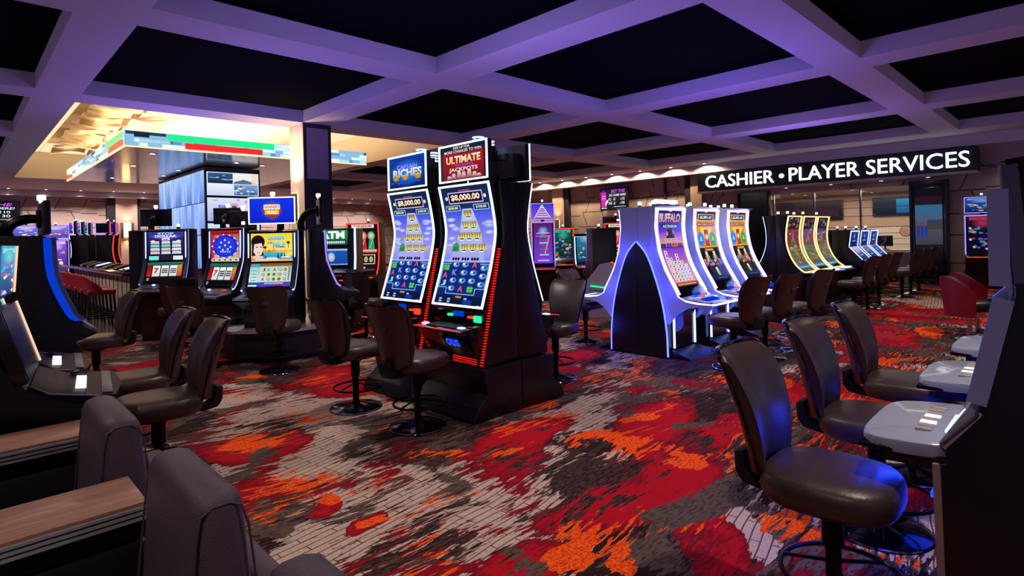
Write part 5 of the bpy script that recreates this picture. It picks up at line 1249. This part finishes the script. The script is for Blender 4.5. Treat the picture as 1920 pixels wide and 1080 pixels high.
back_machine('small teal screen machine beside the tall purple one', 11.5, 9.0, -.7, -.7, art_generic('#0a4a6a', '#3ab0d0', '#c8f4ff', 71), 'led_bluewhite', 1.56, .6, sm='screen_dim')
back_machine('teal topped machine with a red edge beyond the small teal one', 12.1, 10.3, -.6, -.8, art_generic('#0a2a3a', '#1a6a6a', '#5ae0c0', 72), 'led_red', 1.8, .6, sm='screen_dim')
back_machine('dark machine with a small lit display on top, blue edge at its right', 12.6, 8.8, .6, .8, art_blue_reel(73), 'led_deep', 1.6, .7, art_generic('#10303a', '#1a4a5a', '#e05ab0', 74), 'screen_dim')
back_machine('machine with bright blue side light beside the dark backed machine', 13.5, 7.8, -.95, .3, art_blue_reel(75), 'led_blue', 1.6, .6, sm='screen_dim')
back_machine('dark machine seen from its back above the green lit deck', 9.75, 7.22, .6, .8, art_blue_reel(76), 'led_deep', 1.72, .52, deck='lit_green')
back_machine('red framed machine partly hidden by the blue lit curved bank', 11.3, 7.9, -.75, -.66, art_trio(3), 'led_red', 1.86, .6)
t = thing('booth_screen', 'angular grey lilac booth panel with green light by the red framed machine', 'panel', (8.9, 6.5, 0), face(-.71, -.70))
b = B(); b.prism([(-.45, .30), (-.42, .62), (-.10, 1.02), (.12, 1.06), (.48, .72), (.5, .35)], 0, .06, axis='y'); b.bx(-.3, .3, .0, .3, 0, .3); obj('panel', b, 'panel_lilac', t, smooth=False)
b = B(); b.tube([(-.30, -.05, .62), (.10, -.05, .56)], .012); obj('light_bar', b, 'lit_green', t)
b = B(); b.tube([(.12, -.01, 1.07), (.5, -.01, .73)], .014); obj('edge_light', b, 'led_red', t)
back_machine('machine with small screen against the cashier wall, behind the right bank', 18.6, 1.85, -.9, -.1, art_generic('#140a2a', '#1a1a3a', '#e03a6a', 77), 'led_purple', 1.85, .7, art_generic('#0a2a6a', '#2a6ae0', '#9ad0ff', 78), 'screen_dim')
# machines against and in front of the bar back wall
back_machine('purple framed machine behind the bar stools at the left', 2.27, 22.6, -.2, -1, art_generic('#3a1a6a', '#8a5ae0', '#f0c0ff', 80), 'led_purple', 1.85, .66, art_generic('#4a3aa8', '#8a7af0', '#e0d0ff', 81), 'screen')
back_machine('purple framed machine beside the wall TV at far left', 1.57, 22.6, -.2, -1, art_generic('#3a2a8a', '#6a5ad0', '#e0c0ff', 82), 'led_purple', 1.85, .66, art_generic('#4a3ab8', '#7a7af0', '#e0d0ff', 83), 'screen')
back_machine('orange framed machine at the far left edge', .86, 22.6, -.2, -1, art_generic('#2a1a4a', '#6a2ac0', '#ffb040', 84), 'led_orange', 1.85, .66, art_generic('#1a1a6a', '#5a3ad0', '#8ab0ff', 85), 'screen')
for k, (x, y) in enumerate(((2.95, 23.6), (3.25, 24.4), (3.55, 25.2))):
    back_machine('curved white edged machine, %s of three seen edge-on behind the bar' % ('first', 'second', 'third')[k], x, y, -.98, .2, art_orbit(5+k), ('led_white', 'led_teal', 'led_teal')[k], 2.0, .6, art_generic('#0a1a2a', '#1a3a3a', '#2a6a6a', 90+k), 'screen_dim')
for k, (x, y) in enumerate(((3.75, 23.75), (4.05, 24.5))):
    back_machine('dark machine, %s of two with backs to us behind the bar' % ('first', 'second')[k], x, y, .98, -.2, art_blue_reel(95+k), 'led_red', 2.0, .6, art_blue_reel(97+k), 'screen_dim')
back_machine('machine with white framed topper screen behind the bar, left', 3.48, 27.0, -.4, -.9, art_generic('#2a1a6a', '#4a3ad0', '#e07ac0', 99), 'led_purple', 2.08, .74, art_generic('#2a1a7a', '#5a3ae0', '#ff8ad0', 100), 'screen')
back_machine('machine with dark blue topper screen behind the bar, right', 4.30, 27.0, -.4, -.9, art_blue_reel(101), 'led_purple', 2.08, .74, Art().rect(0, 0, 1, 1, '#03040c', '#06102a').rect(.55, 0, 1, 1, '#0a1ac0', lay=2), 'screen_dim')

# cash machine
t = thing('cash_machine', 'black cash machine with green lit header beside the column', 'cash machine', (4.91, 9.39, 0), face(-.72, -.69))
b = B(); b.prism([(-.22, 1.82), (-.22, 1.10), (-.40, 1.0), (-.40, .80), (-.3, .7), (-.28, 0), (.3, 0), (.3, 1.82)], -.34, .34, r=.01); obj('cabinet', b, 'black_shell', t)
small_screen('header_sign', t, (-.04, -.235, 1.66), .54, .26, 0, art_atm())
a = Art().rect(0, 0, 1, 1, '#12409a', '#1a5ab8').ell(.4, .5, .14, .3, '#d8e0f0', 2, 12, '#8aa0d0').rect(0, .9, 1, 1, '#a8c8f0', lay=2).rect(0, 0, 1, .08, '#7aa0d8', lay=2)
small_screen('touch_screen', t, (-.02, -.235, 1.32), .48, .28, 0, a)
b = B(); b.box((0, -.33, 1.07), (.44, .1, .02), .004, rot=Matrix.Rotation(R(28), 3, 'X')); obj('keypad', b, 'steel', t)
b = B(); b.box((.2, -.41, .92), (.16, .02, .02), .004); obj('card_slot', b, 'led_red', t)
b = B(); b.box((-.15, -.41, .90), (.18, .02, .12), .004); obj('receipt_panel', b, 'candle', t)
b = B(); b.tube([(.345, -.20, 1.84), (.35, -.22, 1.3), (.35, -.25, 1.1)], .02, 8); obj('side_light', b, 'led_bluewhite', t)

# ================================================================== BAR
t = thing('bar_counter', 'dark topped bar counter with pale panelled front', 'bar counter', (2.62, 13.2, 0))
b = B(); b.prism([(-.32, -.1), (.42, -.3), (3.6, 1.2), (3.6, 1.9), (.55, .7), (.55, 8.9), (-.32, 8.9)], 1.02, 1.09, axis='z', r=.015); obj('counter_top', b, 'bar_top', t)
b = B(); b.prism([(0, .15), (.4, 0), (3.5, 1.45), (3.5, 1.75), (.42, .55), (.42, 8.7), (0, 8.7)], .10, 1.02, axis='z'); fr = obj('front_panel', b, 'counter', t, smooth=False)
b = B()
for k in range(18): b.bx(-.012, 0, .3+k*.47, .32+k*.47, .12, 1.0)
obj('panel_joint', b, 'dark_trim', fr, smooth=False)
b = B(); b.prism([(.03, .18), (.4, .03), (3.45, 1.45), (3.45, 1.72), (.42, .52), (.42, 8.65), (.03, 8.65)], 0, .10, axis='z'); obj('kick_base', b, 'dark_trim', t, smooth=False)
b = B(); b.tube([(-.32, 8.85, 1.03), (-.32, -.05, 1.03), (.42, -.26, 1.03), (3.55, 1.2, 1.03)], .012); obj('edge_light', b, 'steel', t)
for k in range(6):
    t = thing('bar_terminal', 'slim gaming screen set in the bar top, %s from the near end' % ('first', 'second', 'third', 'fourth', 'fifth', 'sixth')[k], 'screen', (2.62, 13.75+k*1.1, 1.115), FUm)
    b = B(); b.box((0, 0, .035), (.46, .34, .04), .01, rot=Matrix.Rotation(R(14), 3, 'X')); obj('housing', b, 'black_gloss', t)
    b = B(); b.box((0, -.01, .062), (.40, .27, .008), .003, rot=Matrix.Rotation(R(14), 3, 'X')); obj('display', b, 'deck_black' if k % 3 else 'led_bluewhite', t)
def bar_stool(label):
    t = thing('bar_stool', label, 'bar stool')
    b = B(); b.box((0, 0, .74), (.46, .46, .10), .035, 3); obj('seat', b, 'red_leather', t)
    def pt(p, q, o):
        a = R(-8+196*p); e = math.sin(math.pi*p)
        return ((.245+o)*math.cos(a), .03+(.225+.05*q+o)*math.sin(a), .74+(.34*q)*(.15+.85*e**.8))
    b = B(); b.shell(lambda p, q: pt(p, q, 0), lambda p, q: pt(p, q, -.045), 18, 6); obj('backrest', b, 'red_leather', t, angle=1)
    for sx in (-1, 1):
        for sy in (-1, 1):
            b = B(); b.tube([(sx*.19, sy*.19, .70), (sx*.23, sy*.23, 0)], lambda q: .024-.008*q, 6); obj('leg', b, 'stool_wood', t)
    b = B(); b.tube([(-.215, -.215, .25), (.215, -.215, .25), (.215, .215, .25), (-.215, .215, .25)], .013, 6, True); obj('foot_rail', b, 'dark_metal', t); return t
bs = None; nm = ('first', 'second', 'third', 'fourth', 'fifth', 'sixth', 'seventh', 'eighth')
for k in range(8):
    y = 13.35+k*.82; l = 'red leather bar stool, %s from the near end of the bar' % nm[k]
    if bs is None: bs = bar_stool(l); bs.location = (1.98, y, 0); bs.rotation_euler = (0, 0, FU); bs['group'] = 'red stools along the bar'
    else: dup(bs, (1.98, y, 0), FU, l)
dup(bs, (4.6, 12.9, 0), face(-.2, 1), 'red leather bar stool between the pyramid and wheel machines', 'red stools on the near side of the bar')

# ================================================================== LOUNGE SEATS in the left foreground
def lounge(label, x, y):
    t = thing('lounge_chair', label, 'lounge chair', (x, y, 0), FUm, 'row of dark lounge chairs')
    w = .275
    b = B(); bb = bmesh.new()
    bk = [(-.13, .06), (-.075, .905), (.055, .905), (.13, .06)]
    b.prism(bk, -w, w, r=.045); obj('backrest', b, 'dark_fabric', t, angle=1.0)
    for sg in (-1, 1):
        b = B(); b.tube([(sg*(w+.000), -.115, .40), (sg*(w-.002), -.075, .80), (sg*(w-.003), -.062, .855), (sg*(w-.004), -.03, .872), (sg*(w-.004), .015, .872), (sg*(w-.003), .045, .855), (sg*(w-.002), .062, .80), (sg*w, .105, .40)], .0035); obj('back_piping', b, 'dark_fabric', t)
    b = B(); b.box((0, -.36, .36), (2*w-.02, .54, .16), .045, 3); obj('seat', b, 'black_leather', t)
    b = B(); b.bx(-w+.02, w-.02, -.60, -.08, .03, .29, .01); obj('base', b, 'black_leather', t); return t
lounge('dark lounge chair, its padded back largest in the left foreground', .525, 1.975)
lounge('dark lounge chair, the farther one under the near glossy deck', .48, 3.015)
lounge('dark lounge chair at the bottom edge, only its rounded back top showing', .535, 1.0)
def console(label, y, w=.31):
    t = thing('seat_console', label, 'console table', (.20, y, 0), FUm, 'wood topped consoles between lounge chairs')
    b = B(); b.bx(-w/2, w/2, -.62, .27, .672, .70, .004); obj('wood_top', b, 'wood', t)
    b = B()
    for k in range(3): b.bx(-w/2-.008, -w/2, -.62, .27, .640+k*.018, .650+k*.018); b.bx(w/2, w/2+.008, -.62, .27, .640+k*.018, .650+k*.018)
    obj('metal_trim', b, 'trim_silver', t, smooth=False)
    b = B(); b.bx(-w/2+.0, w/2, -.60, .265, .58, .672); obj('apron', b, 'black_gloss', t, smooth=False)
    b = B(); b.bx(-w/2-.01, w/2+.01, -.60, .27, .02, .575, .03); obj('body', b, 'black_leather', t)
    return t
console('wood topped console with metal edge lines, nearer one at the left edge', 2.50)
console('wood topped console, farther one at the left edge', 3.56)
t = thing('low_back_panel', 'low padded wall joining the lounge chair backs', 'panel', (.63, 1.9, 0))
b = B(); b.prism([(.03, 0), (.03, .46), (.06, .50), (.14, .50), (.17, .46), (.17, 0)], -1.5, 1.65, axis='y', r=.012); obj('padding', b, 'dark_fabric', t, angle=1)

# ================================================================== LIGHT
def area(name, loc, rot, size, col, e, sy=None, spread=None):
    l = bpy.data.lights.new(name, 'AREA'); l.energy = e; l.color = lin(col); l.size = size
    if sy: l.shape = 'RECTANGLE'; l.size_y = sy
    if spread: l.spread = spread
    o = bpy.data.objects.new(name, l); COL.objects.link(o); o.location = loc; o.rotation_euler = rot; return o
def spot(name, loc, col, e, ang=100, blend=.6, r=.06, rot=(0, 0, 0)):
    l = bpy.data.lights.new(name, 'SPOT'); l.energy = e; l.color = lin(col); l.spot_size = R(ang); l.spot_blend = blend; l.shadow_soft_size = r
    o = bpy.data.objects.new(name, l); COL.objects.link(o); o.location = loc; o.rotation_euler = rot; return o
# added aimed spots first, then the downlights in the coffers
def aimed(name, loc, to, col, e, ang):
    o = spot(name, loc, col, e, ang, .7, .05); o.rotation_euler = (Vector(to)-Vector(loc)).to_track_quat('-Z', 'Y').to_euler(); return o
aimed('column_fill', (3.0, 11.9, 3.9), (4.95, 11.1, 2.9), '#ffe2c4', 260, 60)  # added spot, no fixture there, brightens the cream side of the column
aimed('bar_front_fill', (3.4, 10.6, 3.9), (4.4, 13.6, .5), '#ffe2cc', 300, 60); aimed('bar_front_fill', (-2.2, 14.0, 3.9), (2.6, 14.5, .6), '#ffe2cc', 420, 70); aimed('bar_front_fill', (-2.2, 18.0, 3.9), (2.6, 18.5, .6), '#ffe2cc', 420, 70)  # extra spots without fixtures, put in to brighten the bar front
for x, y, e in ((-.9, .3, 120), (3.2, .2, 170), (7.3, .2, 200), (11.5, .2, 210), (-.9, 4.6, 110), (3.2, 4.6, 150), (2.6, 3.2, 60), (7.3, 4.6, 190), (11.5, 4.6, 200), (15.8, .2, 110), (15.8, 4.6, 70),
                (-.9, 8.9, 150), (3.2, 8.9, 170), (7.3, 8.9, 170), (11.5, 8.9, 170), (15.8, 8.9, 150), (-.9, 13.5, 150), (11.5, 13.5, 150), (15.8, 13.5, 120), (.2, -3.5, 150), (5, -3.8, 150), (10, -3.8, 120)):
    spot('coffer_downlight', (x, y, HP-.03), '#ffe9dc', e*1.5, 116, .8)
for k in range(12): spot('wall_downlight', (18.56, 9.2+k*1.28, HB-.02), '#ffdcae', 150, 158, .35, .02)
spot('wall_downlight', (18.52, .6, HB-.02), '#ffdcae', 190, 110, .9, .03)
for k in range(16): spot('bar_wall_downlight', (.4+k*1.12, 29.1, HB-.02), '#ffe6da', 330, 120, .9, .03)
for y in (3.0, 4.1, 5.4, 6.7): spot('sign_downlight', (18.95, y, 2.92), '#ffe2b8', 14, 110, .8, .02)
area('cashier_room_light', (21.5, 5.4, 2.78), (0, 0, 0), 2.6, '#ffe6c8', 260, 6)
for p in ((3.3, 14.4), (3.3, 17), (3.3, 19.8), (6.6, 14.4), (6.6, 18)): spot('canopy_downlight', (*p, CZA-.02), '#ffe0c0', 170, 110, .8, .03)
# warm glow inside the recess: strips round the perimeter, plus the upward glow off the canopy top
area('cove_glow', (5.1, 17.2, 3.95), (R(180), 0, 0), 5.0, '#ffe6c0', 520, 7.5)
area('cove_glow', (5.2, 24.25, 4.25), (R(-105), 0, 0), 6.5, '#ffcf86', 90, .3)
# added upward lamps without fixtures, coloured fill for the ceiling
for x, y, c, e in ((7.8, 4.2, '#7a60ff', 60), (3.72, 4.6, '#9a80ff', 40), (3.4, 8.6, '#8a78ff', 40), (13, 4.6, '#a080ff', 50), (2.9, 11.4, '#9a80ff', 30)):
    area('ceiling_fill', (x, y, 2.62 if x == 3.72 else 2.3), (R(180), 0, 0), 1.4, c, e)
def glow(x, y, z, col, e, r=.16):
    l = bpy.data.lights.new('strip_glow', 'POINT'); l.energy = e; l.color = lin(col); l.shadow_soft_size = r
    o = bpy.data.objects.new('strip_glow', l); COL.objects.link(o); o.location = (x, y, z)
for y, z in ((3.62, .35), (3.66, .9), (3.86, 1.35), (4.44, 1.35), (4.64, .9), (4.68, .35)): glow(6.28, y, z, '#4448ff', 3.6)
for x in (7.30, 8.35):
    for y, z in ((3.80, 1.6), (3.72, 1.15), (3.5, .85)): glow(x, y, z, '#7484ff', 2.6)
for x in (6.8, 7.8, 8.88): glow(x, 3.62, .42, '#2a50ff', 4)
for x in (11.72,): glow(x, 4.5, 1.3, '#2a3cff', 6, .5)
glow(2.86, .52, .42, '#1a3aff', 3); glow(3.95, .52, .42, '#1a3aff', 3)
l = area('deck_glow', (2.86, .60, .70), (R(0), 0, 0), .25, '#1a3aff', 5); l.rotation_euler = (R(40), 0, 0)
w = bpy.data.worlds.new('world'); S.world = w; w.use_nodes = True
bg = w.node_tree.nodes['Background']; bg.inputs[0].default_value = (*lin('#a893c8'), 1)
# world fill shaped to reach the ceiling through the open sides: light comes from below the horizon, little from above it
wn = w.node_tree.nodes; tc = wn.new('ShaderNodeTexCoord'); sx = wn.new('ShaderNodeSeparateXYZ'); mr = wn.new('ShaderNodeMapRange')
mr.inputs[1].default_value = -.02; mr.inputs[2].default_value = -.12; mr.inputs[3].default_value = .16; mr.inputs[4].default_value = 1.25
w.node_tree.links.new(tc.outputs['Generated'], sx.inputs[0]); w.node_tree.links.new(sx.outputs[2], mr.inputs[0]); w.node_tree.links.new(mr.outputs[0], bg.inputs[1])

# ================================================================== CAMERA
f_px, y0, yaw, rol = 1060.8, 443.6, R(45.41), R(1.44)
d = Vector((math.cos(yaw), math.sin(yaw), 0)); rt = Vector((math.sin(yaw), -math.cos(yaw), 0)); up = Vector((0, 0, 1))
rx = rt*math.cos(rol)-up*math.sin(rol); ry = rt*math.sin(rol)+up*math.cos(rol)
cd = bpy.data.cameras.new('camera'); cam = bpy.data.objects.new('camera', cd); COL.objects.link(cam)
cd.sensor_width = 36; cd.lens = 36*f_px/1920; cd.shift_y = -(540-y0)/1920; cd.clip_start = .05; cd.clip_end = 200
m = Matrix((rx, ry, -d)).transposed().to_4x4(); m.translation = Vector((0, 0, 1.6)); cam.matrix_world = m
S.camera = cam
S.view_settings.view_transform = 'Standard'; S.view_settings.look = 'None'; S.view_settings.gamma = 1; S.view_settings.exposure = 0
S.view_settings.use_curve_mapping = False
S.render.film_transparent = False
